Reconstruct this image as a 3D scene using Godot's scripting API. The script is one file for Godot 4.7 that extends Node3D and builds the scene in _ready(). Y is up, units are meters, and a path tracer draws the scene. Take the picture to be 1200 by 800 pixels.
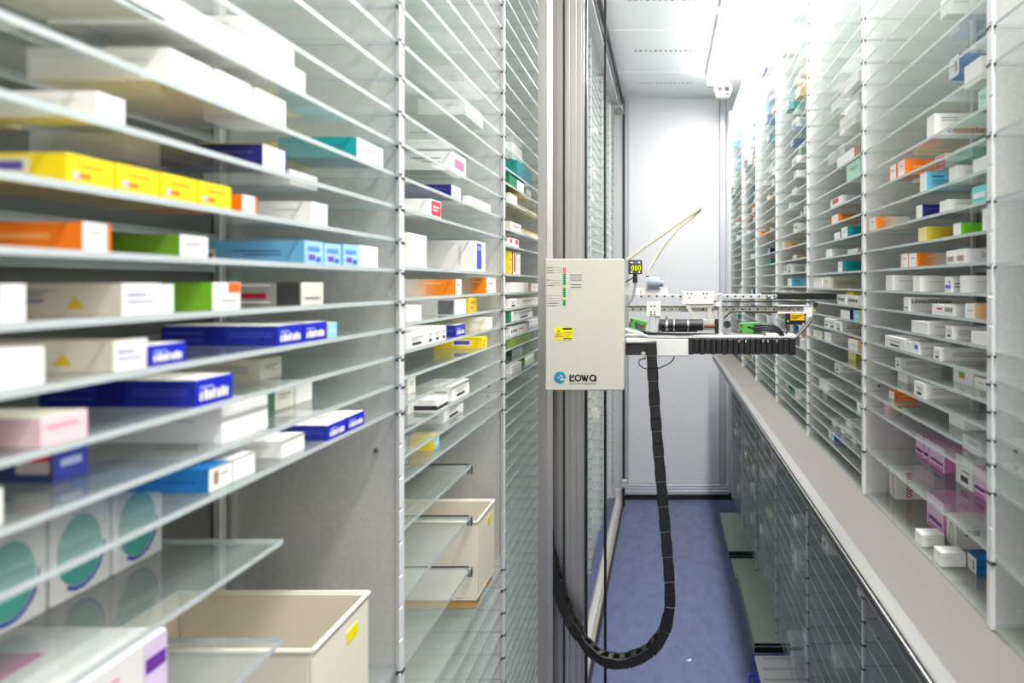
extends Node3D

const EYE := 1.91            # height of the camera above the floor
const LEFT := -0.448         # front plane of the shelving beside the mast
const RIGHT := 0.55          # front plane of the shelving above the ledge
const DEEP := 0.30           # depth of a shelf
const BAY := 0.735           # width of a bay
const FIRST := 1.16          # distance of the first divider in view
const FAR := 6.1             # the end wall
const CEIL := 1.677          # ceiling above the camera
const LEDGE := -0.5745       # top of the ledge below the camera
const CARTONS := [
	["A", -1, 0.2913, 11, [[0.8081, 0.8636, 0.0263, 0.115, "W", 0.05], [0.8642, 0.9174, 0.0259, 0.115, "W", 0.05]]],
	["A", -1, 0.2386, 10, [[0.5698, 0.6142, 0.0242, 0.115, "W", 0], [0.6267, 0.6842, 0.0251, 0.115, "W", 0.004], [0.6927, 0.7404, 0.026, 0.115, "W", 0.004], [0.7502, 0.7976, 0.0263, 0.115, "W", 0.004], [0.8071, 0.8583, 0.0262, 0.115, "W", 0.004]]],
	["A", -1, 0.1859, 9, [[0.6224, 0.6791, 0.0296, 0.13, "W", 0.004], [0.6875, 0.745, 0.0309, 0.13, "W", 0.004], [0.7549, 0.8138, 0.0311, 0.13, "W", 0.004], [1.0061, 1.0969, 0.0226, 0.115, "Y", 0.123], [1.0017, 1.0952, 0.03, 0.115, "TL", 0.004]]],
	["A", -1, 0.1325, 8, [[0.5565, 0.5869, 0.0209, 0.115, "W", 0.106], [0.5405, 0.569, 0.0203, 0.1, "W", 0.002], [0.7206, 0.7855, 0.027, 0.1, "W", 0.123], [0.7677, 0.8157, 0.025, 0.115, "NV", 0.004], [0.9075, 0.9783, 0.0204, 0.115, "W", 0.05]]],
	["A", -1, 0.0776, 7, [[0.5136, 0.5575, 0.0212, 0.125, "Y", 0.002], [0.5607, 0.6065, 0.0217, 0.125, "Y", 0.002], [0.6102, 0.6563, 0.0221, 0.125, "Y", 0.002], [0.6593, 0.7081, 0.0223, 0.125, "Y", 0.002], [0.7305, 0.7559, 0.0183, 0.115, "O", 0.004], [0.8734, 0.9148, 0.0284, 0.11, "W", 0.004]]],
	["A", -1, 0.0263, 6, [[0.5302, 0.5566, 0.0219, 0.13, "O", 0.004], [0.6366, 0.6753, 0.0199, 0.115, "G", 0.004], [0.8569, 0.9034, 0.0289, 0.15, "LB", 0.004], [0.9063, 0.9535, 0.0283, 0.15, "LB", 0.004], [0.9592, 1.0095, 0.03, 0.15, "LB", 0.004], [1.0115, 1.0756, 0.0316, 0.12, "W", 0.004]]],
	["A", -1, -0.0263, 5, [[0.4654, 0.4828, 0.0262, 0.12, "W", 0.004], [0.5686, 0.6123, 0.027, 0.13, "BGH", 0.004], [0.6139, 0.6283, 0.0261, 0.115, "W", 0.004], [0.6792, 0.7237, 0.028, 0.075, "G2", 0.002], [0.8451, 0.8994, 0.0285, 0.095, "GR", 0.002]]],
	["A", -1, -0.0725, 4, [[0.4498, 0.4975, 0.027, 0.12, "W", 0.004], [0.5598, 0.5961, 0.0252, 0.14, "BGH", 0.004], [0.5975, 0.6283, 0.0149, 0.1, "W", 0.136], [0.596, 0.6411, 0.0186, 0.13, "DB", 0.002], [0.793, 0.8495, 0.0238, 0.135, "DB", 0.002], [0.8511, 0.9085, 0.0234, 0.13, "DB", 0.002], [0.9154, 0.9411, 0.0206, 0.16, "CY", 0.004]]],
	["A", -1, -0.1186, 3, [[0.4947, 0.5343, 0.021, 0.14, "PK", 0.004], [0.6545, 0.7102, 0.0262, 0.15, "DB", 0.002], [0.8405, 0.8867, 0.0252, 0.1, "BGS", 0.05]]],
	["A", -1, -0.1654, 2, [[0.4586, 0.4722, 0.0252, 0.12, "W", 0.01], [0.5668, 0.6015, 0.0255, 0.14, "NVR", 0.06], [0.7091, 0.7908, 0.0368, 0.2, "WB", 0.012], [0.8893, 0.9358, 0.0289, 0.11, "GNS", 0.06], [0.9386, 0.9834, 0.0282, 0.1, "W", 0.06]]],
	["A", -1, -0.2093, 1, [[0.6861, 0.7221, 0.0232, 0.14, "CB", 0.01], [0.7248, 0.7627, 0.0227, 0.12, "W", 0.01], [0.8196, 0.8714, 0.0205, 0.1, "W", 0.012], [0.9114, 0.9645, 0.0205, 0.11, "DB", 0.002], [0.9677, 1.0221, 0.0206, 0.11, "DB", 0.002]]],
	["B", -1, 0.4146, 15, [[1.6684, 1.8323, 0.0375, 0.115, "W", 0.04]]],
	["B", -1, 0.243, 12, [[1.4522, 1.5513, 0.0399, 0.13, "WPK", 0.004]]],
	["B", -1, 0.1858, 11, [[1.4464, 1.5187, 0.0253, 0.1, "NV", 0.004], [1.6, 1.7955, 0.022, 0.09, "W", 0.01]]],
	["B", -1, 0.1322, 10, [[1.3197, 1.3796, 0.033, 0.13, "WR", 0.004]]],
	["B", -1, 0.031, 9, [[1.2013, 1.2955, 0.0601, 0.12, "W", 0.004], [1.6215, 1.7213, 0.073, 0.16, "BW", 0.004]]],
	["B", -1, -0.0226, 8, [[1.4694, 1.512, 0.0331, 0.16, "OG", 0.002], [1.7225, 1.8176, 0.0388, 0.09, "OG", 0.002]]],
	["B", -1, -0.0667, 7, [[1.1974, 1.2682, 0.0284, 0.115, "W", 0.004], [1.4699, 1.5513, 0.0331, 0.13, "GYB", 0.004], [1.6626, 1.7376, 0.0333, 0.1, "Y", 0.03]]],
	["B", -1, -0.1144, 6, [[1.1974, 1.2955, 0.0269, 0.115, "WT", 0.004], [1.3007, 1.3337, 0.0276, 0.115, "WT", 0.004], [1.3393, 1.3743, 0.0285, 0.115, "WT", 0.004], [1.3802, 1.4119, 0.0293, 0.115, "WT", 0.004], [1.4694, 1.5379, 0.0257, 0.07, "DB", 0.002], [1.7385, 1.7895, 0.0283, 0.09, "W", 0.004]]],
	["B", -1, -0.1596, 5, [[1.6897, 1.7379, 0.0275, 0.12, "Y", 0.004]]],
	["B", -1, -0.2049, 4, [[1.2704, 1.309, 0.0318, 0.05, "BGS", 0.03]]],
	["B", -1, -0.2525, 3, [[1.3543, 1.423, 0.022, 0.11, "BK", 0.004], [1.4715, 1.5994, 0.0313, 0.08, "WT", 0.01]]],
	["B", -1, -0.2954, 2, [[1.4456, 1.5858, 0.0307, 0.08, "WT", 0.02]]],
	["B", -1, -0.3383, 1, [[1.2919, 1.4105, 0.0242, 0.1, "W", 0.074], [1.3867, 1.4176, 0.0312, 0.05, "CY", 0.02]]],
	["B", -1, -0.2525, 3, [[1.3236, 1.3732, 0.0215, 0.1, "W", 0.05]]],
	["C", 1, 0.5552, 19, [[1.4018, 1.4359, 0.0385, 0.1, "W", 0.03]]],
	["C", 1, 0.4288, 17, [[1.3913, 1.4408, 0.0417, 0.09, "CB", 0.05]]],
	["C", 1, 0.3685, 16, [[1.2291, 1.2985, 0.043, 0.12, "W", 0.02]]],
	["C", 1, 0.3071, 15, [[1.4025, 1.443, 0.0438, 0.14, "CON", 0.004], [1.1725, 1.207, 0.0322, 0.08, "MN", 0.004]]],
	["C", 1, 0.2535, 14, [[1.6354, 1.6846, 0.0348, 0.05, "O", 0.004], [1.5772, 1.6288, 0.0355, 0.09, "O", 0.004], [1.6471, 1.7314, 0.0329, 0.1, "OL", 0.08], [1.4833, 1.5388, 0.0315, 0.09, "WR", 0.06], [1.3518, 1.4389, 0.027, 0.09, "MN", 0.06]]],
	["C", 1, 0.1984, 13, [[1.4436, 1.4817, 0.0397, 0.12, "LB2", 0.004], [1.3294, 1.3688, 0.0332, 0.1, "W", 0.02], [1.2063, 1.2626, 0.0302, 0.1, "W", 0.02]]],
	["C", 1, 0.1441, 12, [[1.7943, 1.8461, 0.0336, 0.09, "OG", 0.004], [1.4675, 1.5069, 0.0275, 0.09, "NV", 0.004], [1.3453, 1.3907, 0.0235, 0.1, "W", 0.01], [1.1725, 1.2305, 0.0293, 0.1, "MN2", 0.004]]],
	["C", 1, 0.0928, 11, [[1.4436, 1.4917, 0.0289, 0.11, "OL", 0.004], [1.2772, 1.3106, 0.0224, 0.12, "GN", 0.004], [1.1725, 1.1908, 0.0381, 0.06, "W", 0.004]]],
	["C", 1, 0.039, 10, [[1.5551, 1.6052, 0.0311, 0.05, "O", 0.004], [1.5024, 1.5491, 0.03, 0.11, "OG", 0.004], [1.3035, 1.3424, 0.0261, 0.06, "WBR", 0.004], [1.2591, 1.2991, 0.0268, 0.1, "WBR", 0.004], [1.291, 1.3255, 0.0226, 0.08, "W", 0.108]]],
	["C", 1, -0.0154, 9, [[1.6599, 1.7106, 0.0373, 0.11, "W", 0.004], [1.4823, 1.5224, 0.0334, 0.12, "W", 0.004], [1.319, 1.3506, 0.0297, 0.06, "WBL", 0.004], [1.2449, 1.2803, 0.0311, 0.1, "W", 0.004]]],
	["C", 1, -0.0614, 8, [[1.5497, 1.5823, 0.031, 0.15, "LEV", 0.004], [1.5541, 1.637, 0.0175, 0.12, "W", 0.158], [1.3112, 1.4154, 0.0205, 0.07, "WRB", 0.004], [1.2209, 1.2585, 0.0259, 0.09, "PC", 0.004]]],
	["C", 1, -0.1063, 7, [[1.439, 1.533, 0.0252, 0.09, "W", 0.004], [1.3151, 1.3465, 0.0247, 0.07, "WT", 0.004], [1.1725, 1.2339, 0.022, 0.08, "W", 0.004]]],
	["C", 1, -0.1536, 6, [[1.5772, 1.7172, 0.0256, 0.06, "WT", 0.004], [1.5389, 1.571, 0.0231, 0.05, "W", 0.004], [1.4872, 1.533, 0.026, 0.07, "WBG", 0.004], [1.3721, 1.4064, 0.024, 0.16, "WT", 0.004]]],
	["C", 1, -0.1999, 5, [[1.629, 1.6646, 0.0224, 0.1, "WT", 0.012], [1.3296, 1.4195, 0.0283, 0.08, "WG", 0.05], [1.2698, 1.3217, 0.0222, 0.08, "PC", 0.05]]],
	["C", 1, -0.2457, 4, [[1.4632, 1.5227, 0.0311, 0.12, "WT", 0.006], [1.6842, 1.7576, 0.0295, 0.08, "W", 0.05]]],
	["C", 1, -0.2929, 3, [[1.7249, 1.7704, 0.0194, 0.06, "O", 0.03], [1.3675, 1.4408, 0.0205, 0.08, "W", 0.05]]],
	["C", 1, -0.3343, 2, [[1.7947, 1.836, 0.0157, 0.04, "PK", 0.04], [1.3154, 1.3977, 0.0296, 0.08, "WT", 0.06]]],
	["C", 1, -0.4512, 1, [[1.7637, 1.8171, 0.0573, 0.08, "LV", 0.118], [1.7267, 1.7573, 0.0583, 0.08, "LV", 0.118], [1.6293, 1.7233, 0.057, 0.08, "LV", 0.118], [1.4803, 1.5666, 0.0666, 0.1, "WT", 0.118], [1.4175, 1.4756, 0.0602, 0.1, "LV", 0.118]]],
	["C", 1, -0.5725, 0, [[1.8155, 1.8701, 0.0772, 0.1, "MEL", 0.065], [1.5413, 1.6411, 0.0771, 0.1, "LV", 0.08], [1.4737, 1.5267, 0.0626, 0.1, "WGC", 0.08], [1.4725, 1.5396, 0.0405, 0.1, "W", 0.184], [1.4884, 1.5284, 0.026, 0.05, "W", 0.01], [1.3827, 1.4216, 0.0277, 0.05, "W", 0.01], [1.3451, 1.3854, 0.0303, 0.05, "CB", 0.064]]],
	["D", 1, 0.6113, 24, [[2.0531, 2.2518, 0.0359, 0.115, "W", 0.03], [2.3645, 2.4609, 0.0355, 0.115, "W", 0.05]]],
	["D", 1, 0.4922, 22, [[2.0714, 2.2628, 0.049, 0.115, "W", 0.03]]],
	["D", 1, 0.5513, 23, [[2.1404, 2.3122, 0.05, 0.115, "W", 0.06]]],
	["D", 1, 0.4298, 21, [[2.4121, 2.5125, 0.0422, 0.115, "W", 0.05], [2.2749, 2.3639, 0.0427, 0.115, "W", 0.05]]],
	["D", 1, 0.3708, 20, [[2.018, 2.2172, 0.0353, 0.08, "BR", 0.01]]],
	["D", 1, 0.3117, 19, [[1.9354, 2.0802, 0.0484, 0.1, "MN", 0.004]]],
	["D", 1, 0.2527, 18, [[2.1538, 2.3087, 0.0296, 0.12, "PKW", 0.01]]],
	["D", 1, 0.2002, 17, [[2.1833, 2.2722, 0.0246, 0.08, "O", 0.004]]],
	["D", 1, 0.1444, 16, [[2.1515, 2.2378, 0.0215, 0.05, "NV", 0.004], [2.071, 2.1405, 0.0311, 0.1, "TL", 0.004]]],
	["D", 1, 0.0919, 15, [[2.2845, 2.3444, 0.0257, 0.14, "W", 0.004], [2.0177, 2.1302, 0.0151, 0.06, "PC", 0.02]]],
	["D", 1, 0.0394, 14, [[2.1308, 2.1827, 0.032, 0.12, "TL", 0.004]]],
	["D", 1, -0.0131, 13, [[2.4087, 2.5465, 0.0361, 0.05, "W", 0.004], [2.3083, 2.3822, 0.0375, 0.15, "BGS", 0.004]]],
	["D", 1, -0.0623, 12, [[2.0906, 2.1935, 0.0287, 0.06, "FUS", 0.004], [1.9524, 2.0704, 0.0268, 0.06, "SER", 0.004], [2.2081, 2.2905, 0.0359, 0.06, "Y", 0.06]]],
	["D", 1, -0.105, 11, [[2.0424, 2.1614, 0.0255, 0.05, "NV", 0.004], [1.9354, 2.0048, 0.029, 0.05, "CY", 0.004]]],
	["D", 1, -0.1477, 10, [[2.3083, 2.3695, 0.0317, 0.115, "WT", 0.004], [2.2271, 2.2958, 0.0306, 0.115, "WT", 0.004], [2.1411, 2.2154, 0.0268, 0.12, "WT", 0.004]]],
	["D", 1, -0.1936, 9, [[2.4195, 2.5649, 0.0242, 0.07, "GNS", 0.008], [2.2845, 2.3695, 0.0286, 0.13, "W", 0.004], [1.9611, 2.0608, 0.0294, 0.06, "PC", 0.004]]],
	["D", 1, -0.2428, 8, [[2.1429, 2.232, 0.0321, 0.05, "OL", 0.05]]],
	["D", 1, -0.2888, 7, [[2.2244, 2.2909, 0.0278, 0.08, "WT", 0.02]]],
	["D", 1, -0.3675, 5, [[2.2463, 2.3744, 0.0197, 0.06, "W", 0.104], [2.3704, 2.4745, 0.0261, 0.09, "W", 0.01], [1.9354, 1.9692, 0.0261, 0.05, "W", 0.004]]],
	["D", 1, -0.4069, 4, [[2.5263, 2.594, 0.0253, 0.05, "BGS", 0.05]]],
	["D", 1, -0.4462, 3, [[2.1187, 2.1881, 0.0159, 0.05, "W", 0.03]]],
	["D", 1, -0.4856, 2, [[2.0714, 2.2518, 0.0259, 0.08, "WT", 0.03], [2.32, 2.3667, 0.0232, 0.05, "W", 0.03]]],
	["D", 1, -0.5283, 1, [[2.303, 2.3744, 0.0202, 0.06, "CB", 0.02]]],
	["E", -1, 0.3929, 0, [[2.1363, 2.2892, 0.0534, 0.115, "W", 0.03]]],
	["E", -1, 0.3328, 0, [[2.0459, 2.1388, 0.0384, 0.06, "OL", 0.088], [2.0902, 2.3173, 0.047, 0.08, "TL2", 0.004]]],
	["E", -1, 0.29, 0, [[1.9868, 2.1909, 0.0298, 0.07, "GND", 0.004], [2.2969, 2.3841, 0.0328, 0.05, "W", 0.02]]],
	["E", -1, 0.2405, 0, [[2.0132, 2.1173, 0.0302, 0.07, "W", 0.01]]],
	["E", -1, 0.2405, 0, [[2.1127, 2.5487, 0.0211, 0.08, "OL", 0.03]]],
	["E", -1, 0.16, 0, [[2.0243, 2.1804, 0.0278, 0.07, "BGS", 0.01], [2.2691, 2.5291, 0.0227, 0.07, "WY", 0.02]]],
	["E", -1, 0.1126, 0, [[2.0022, 2.0578, 0.025, 0.06, "PKW", 0.01], [2.0701, 2.1421, 0.0259, 0.06, "PKW", 0.01]]],
	["E", -1, 0.03, 0, [[2.0022, 2.0463, 0.0676, 0.07, "Y", 0.01], [2.0584, 2.1051, 0.0669, 0.07, "MR", 0.01], [2.1179, 2.1674, 0.0688, 0.07, "W", 0.01]]],
	["E", -1, -0.0241, 0, [[1.9978, 2.2594, 0.03, 0.09, "W", 0.004], [2.3338, 2.4919, 0.0263, 0.07, "PC", 0.01]]],
	["E", -1, -0.0703, 0, [[1.9868, 2.0896, 0.0273, 0.08, "WT", 0.004], [2.1302, 2.4919, 0.0266, 0.09, "BGS", 0.01]]],
	["E", -1, -0.1107, 0, [[1.976, 2.0423, 0.0296, 0.04, "GND", 0.004], [2.0937, 2.3633, 0.0262, 0.07, "WT", 0.01]]],
	["E", -1, -0.1528, 0, [[2.0066, 2.2553, 0.0226, 0.08, "WRB", 0.006], [2.3547, 2.5463, 0.0265, 0.06, "W", 0.02]]],
	["E", -1, -0.1852, 0, [[1.9868, 2.3026, 0.0224, 0.08, "GN2", 0.004]]],
	["E", -1, -0.2278, 0, [[2.1363, 2.2892, 0.0214, 0.06, "GYB", 0.03]]],
	["E", -1, -0.2743, 0, [[2.0916, 2.228, 0.0235, 0.07, "W", 0.02]]],
	["E", -1, -0.2743, 0, [[2.4293, 2.6033, 0.0213, 0.06, "GN", 0.05]]],
]
const SHELVES_A := [0.4728, 0.4113, 0.3513, 0.2913, 0.2386, 0.1859, 0.1325, 0.0776, 0.0263, -0.0263, -0.0725, -0.1186, -0.1654, -0.2093]
const SHELVES_B := [0.7767, 0.7124, 0.6528, 0.5921, 0.5337, 0.4741, 0.4146, 0.3574, 0.2954, 0.243, 0.1858, 0.1322, 0.031, -0.0226, -0.0667, -0.1144, -0.1596, -0.2049, -0.2525, -0.2954, -0.3383]
const SHELVES_E := [0.3929, 0.3328, 0.29, 0.2405, 0.16, 0.1126, 0.03, -0.0241, -0.0703, -0.1107, -0.1528, -0.1852, -0.2278, -0.2743]
const SHELVES_C := [0.7371, 0.678, 0.6166, 0.5552, 0.4947, 0.4288, 0.3685, 0.3071, 0.2535, 0.1984, 0.1441, 0.0928, 0.039, -0.0154, -0.0614, -0.1063, -0.1536, -0.1999, -0.2457, -0.2929, -0.3343, -0.4512]
const SHELVES_D := [1.0779, 1.0041, 0.9302, 0.863, 0.7973, 0.7317, 0.6727, 0.6113, 0.5513, 0.4922, 0.4298, 0.3708, 0.3117, 0.2527, 0.2002, 0.1444, 0.0919, 0.0394, -0.0131, -0.0623, -0.105, -0.1477, -0.1936, -0.2428, -0.2888, -0.3314, -0.3675, -0.4069, -0.4462, -0.4856, -0.5283]


var M := {}
var boxes := {}
var glasses := {}
var taken := {}
var rng := RandomNumberGenerator.new()

# ---------------------------------------------------------------- helpers
func material(called: String, color: Color, rough := 0.5, metal := 0.0, spec := 0.5) -> StandardMaterial3D:
	var m := StandardMaterial3D.new()
	m.resource_name = called
	m.albedo_color = color
	m.roughness = rough
	m.metallic = metal
	m.metallic_specular = spec
	M[called] = m
	return m

func noise_map(freq: float, octaves: int, a: Color, b: Color, kind := FastNoiseLite.TYPE_SIMPLEX, size := 512, sd := 3, lo := 0.25, hi := 0.75) -> NoiseTexture2D:
	var n := FastNoiseLite.new()
	n.seed = sd
	n.noise_type = kind
	n.frequency = freq
	n.fractal_octaves = octaves
	var t := NoiseTexture2D.new()
	t.width = size
	t.height = size
	t.seamless = true
	t.noise = n
	var g := Gradient.new()
	g.offsets = PackedFloat32Array([lo, hi])
	g.colors = PackedColorArray([a, b])
	t.color_ramp = g
	return t

func tri(m: StandardMaterial3D, scale: Vector3) -> void:
	m.uv1_triplanar = true
	m.uv1_world_triplanar = true
	m.uv1_scale = scale

func numbered(called: String) -> String:
	var n: int = taken.get(called, 0)
	taken[called] = n + 1
	return called if n == 0 else "%s_%03d" % [called, n]

func thing(called: String, label: String, category: String, at := Vector3.ZERO, group := "") -> Node3D:
	var o := Node3D.new()
	o.name = numbered(called)
	add_child(o)
	o.position = at
	o.set_meta("label", label)
	o.set_meta("category", category)
	if group:
		o.set_meta("group", group)
	return o

func part(parent: Node3D, called: String, mesh: Mesh, m: Material, at := Vector3.ZERO, turn := Vector3.ZERO) -> MeshInstance3D:
	var o := MeshInstance3D.new()
	o.name = called
	o.mesh = mesh
	if m:
		o.material_override = m
	o.position = at
	o.rotation = turn
	parent.add_child(o, true)
	return o

func structure(called: String, mesh: Mesh, m: Material, at := Vector3.ZERO) -> MeshInstance3D:
	var o := part(self, called, mesh, m, at)
	o.set_meta("kind", "structure")
	return o

func quad(st: SurfaceTool, a: Vector3, b: Vector3, c: Vector3, d: Vector3, col := Color.WHITE) -> void:
	var n := (c - a).cross(b - a).normalized()
	for v in [a, b, c, a, c, d]:
		st.set_color(col)
		st.set_normal(n)
		st.add_vertex(v)

# a box with chamfered edges
func bev(size: Vector3, b := 0.0) -> Mesh:
	var key := "%.4f,%.4f,%.4f,%.4f" % [size.x, size.y, size.z, b]
	if boxes.has(key):
		return boxes[key]
	var r: Mesh
	if b <= 0.0:
		var bm := BoxMesh.new()
		bm.size = size
		r = bm
	else:
		var st := SurfaceTool.new()
		st.begin(Mesh.PRIMITIVE_TRIANGLES)
		var h := size / 2.0
		var i := h - Vector3(b, b, b)
		for ax in 3:
			var u := (ax + 1) % 3
			var w := (ax + 2) % 3
			for s in [-1.0, 1.0]:
				var p := []
				for k in [[-1, -1], [1, -1], [1, 1], [-1, 1]]:
					var v := Vector3.ZERO
					v[ax] = h[ax] * s
					v[u] = i[u] * k[0]
					v[w] = i[w] * k[1]
					p.append(v)
				if s > 0:
					quad(st, p[3], p[2], p[1], p[0])
				else:
					quad(st, p[0], p[1], p[2], p[3])
			for s in [-1.0, 1.0]:
				for t in [-1.0, 1.0]:
					var e := []
					for k in [0, 1, 2, 3]:
						var v := Vector3.ZERO
						v[ax] = i[ax] * (-1.0 if k in [0, 3] else 1.0)
						v[u] = (h[u] if k < 2 else i[u]) * s
						v[w] = (i[w] if k < 2 else h[w]) * t
						e.append(v)
					var n: Vector3 = (e[2] - e[0]).cross(e[1] - e[0])
					if n.dot(e[0] + e[2]) > 0:
						quad(st, e[0], e[1], e[2], e[3])
					else:
						quad(st, e[3], e[2], e[1], e[0])
		for sx in [-1.0, 1.0]:
			for sy in [-1.0, 1.0]:
				for sz in [-1.0, 1.0]:
					var a := Vector3(h.x * sx, i.y * sy, i.z * sz)
					var bb := Vector3(i.x * sx, h.y * sy, i.z * sz)
					var c := Vector3(i.x * sx, i.y * sy, h.z * sz)
					var n := (c - a).cross(bb - a)
					var tri_ := [a, bb, c] if n.dot(a) > 0 else [a, c, bb]
					for v in tri_:
						st.set_normal(Vector3(sx, sy, sz).normalized())
						st.set_color(Color.WHITE)
						st.add_vertex(v)
		r = st.commit()
	boxes[key] = r
	return r

# box between two corners given as (x0, y0, z0) .. (x1, y1, z1)
func span(parent: Node3D, called: String, a: Vector3, b: Vector3, m: Material, bevel := 0.0) -> MeshInstance3D:
	var s := (b - a).abs()
	return part(parent, called, bev(s, minf(bevel, 0.4 * minf(s.x, minf(s.y, s.z)))), m, (a + b) / 2.0)

func cyl(parent: Node3D, called: String, r: float, a: Vector3, b: Vector3, m: Material, sides := 20, r2 := -1.0) -> MeshInstance3D:
	var c := CylinderMesh.new()
	c.bottom_radius = r
	c.top_radius = r if r2 < 0 else r2
	c.height = a.distance_to(b)
	c.radial_segments = sides
	c.rings = 1
	var o := part(parent, called, c, m)
	var y := (b - a).normalized()
	var x := y.cross(Vector3.FORWARD if absf(y.z) < 0.9 else Vector3.RIGHT).normalized()
	o.transform = Transform3D(Basis(x, y, x.cross(y)), (a + b) / 2.0)
	return o

# smooth tube through points
func tube(points: Array, r: float, sides := 10, steps := 6) -> ArrayMesh:
	var c := Curve3D.new()
	for i in points.size():
		var p: Vector3 = points[i]
		var a: Vector3 = points[maxi(i - 1, 0)]
		var b: Vector3 = points[mini(i + 1, points.size() - 1)]
		var t := (b - a) / 6.0
		c.add_point(p, -t, t)
	var path := []
	for i in points.size() - 1:
		for k in steps:
			path.append(c.sample(i, float(k) / steps))
	path.append(points[-1])
	var st := SurfaceTool.new()
	st.begin(Mesh.PRIMITIVE_TRIANGLES)
	var rings := []
	var up := Vector3(0.31, 0.2, 0.93).normalized()
	for i in path.size():
		var d: Vector3 = (path[mini(i + 1, path.size() - 1)] - path[maxi(i - 1, 0)]).normalized()
		var x := up.cross(d).normalized()
		up = d.cross(x).normalized()
		var ring := []
		for k in sides:
			var w := TAU * k / sides
			ring.append([path[i] + (x * cos(w) + up * sin(w)) * r, x * cos(w) + up * sin(w)])
		rings.append(ring)
	for i in rings.size() - 1:
		for k in sides:
			var l := (k + 1) % sides
			for v in [rings[i][k], rings[i + 1][k], rings[i + 1][l], rings[i][k], rings[i + 1][l], rings[i][l]]:
				st.set_normal(v[1])
				st.add_vertex(v[0])
	return st.commit()

# a closed outline (x, y) pushed along z from z0 to z1
func pushed(outline: PackedVector2Array, z0: float, z1: float) -> ArrayMesh:
	if not Geometry2D.is_polygon_clockwise(outline):
		outline.reverse()
	var st := SurfaceTool.new()
	st.begin(Mesh.PRIMITIVE_TRIANGLES)
	var n := outline.size()
	for i in n:
		var a := outline[i]
		var b := outline[(i + 1) % n]
		quad(st, Vector3(a.x, a.y, z1), Vector3(b.x, b.y, z1), Vector3(b.x, b.y, z0), Vector3(a.x, a.y, z0))
	var t := Geometry2D.triangulate_polygon(outline)
	for i in range(0, t.size(), 3):
		var p := [outline[t[i]], outline[t[i + 1]], outline[t[i + 2]]]
		if (p[1] - p[0]).cross(p[2] - p[0]) > 0:
			p = [p[0], p[2], p[1]]
		for v in p:
			st.set_normal(Vector3(0, 0, 1))
			st.set_color(Color.WHITE)
			st.add_vertex(Vector3(v.x, v.y, maxf(z0, z1)))
		for v in [p[0], p[2], p[1]]:
			st.set_normal(Vector3(0, 0, -1))
			st.set_color(Color.WHITE)
			st.add_vertex(Vector3(v.x, v.y, minf(z0, z1)))
	return st.commit()

func lettering(parent: Node3D, called: String, text: String, height: float, m: Material, at: Vector3, turn := Vector3.ZERO, bold := 400, width := 0.0) -> MeshInstance3D:
	var f := SystemFont.new()
	f.font_names = PackedStringArray(["Droid Sans"])
	f.font_weight = bold
	var t := TextMesh.new()
	t.text = text
	t.font = f
	t.font_size = 32
	t.pixel_size = height / 24.0
	t.depth = 0.0006
	t.curve_step = 2.0
	t.horizontal_alignment = HORIZONTAL_ALIGNMENT_CENTER
	t.vertical_alignment = VERTICAL_ALIGNMENT_CENTER
	var o := part(parent, called, t, m, at, turn)
	if width > 0.0:
		o.scale = Vector3(width / maxf(t.get_aabb().size.x, 0.001), 1, 1)
	return o

func pt(x: float, h: float, d: float) -> Vector3:     # x across, h above the camera, d along the aisle
	return Vector3(x, EYE + h, -d)

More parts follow.
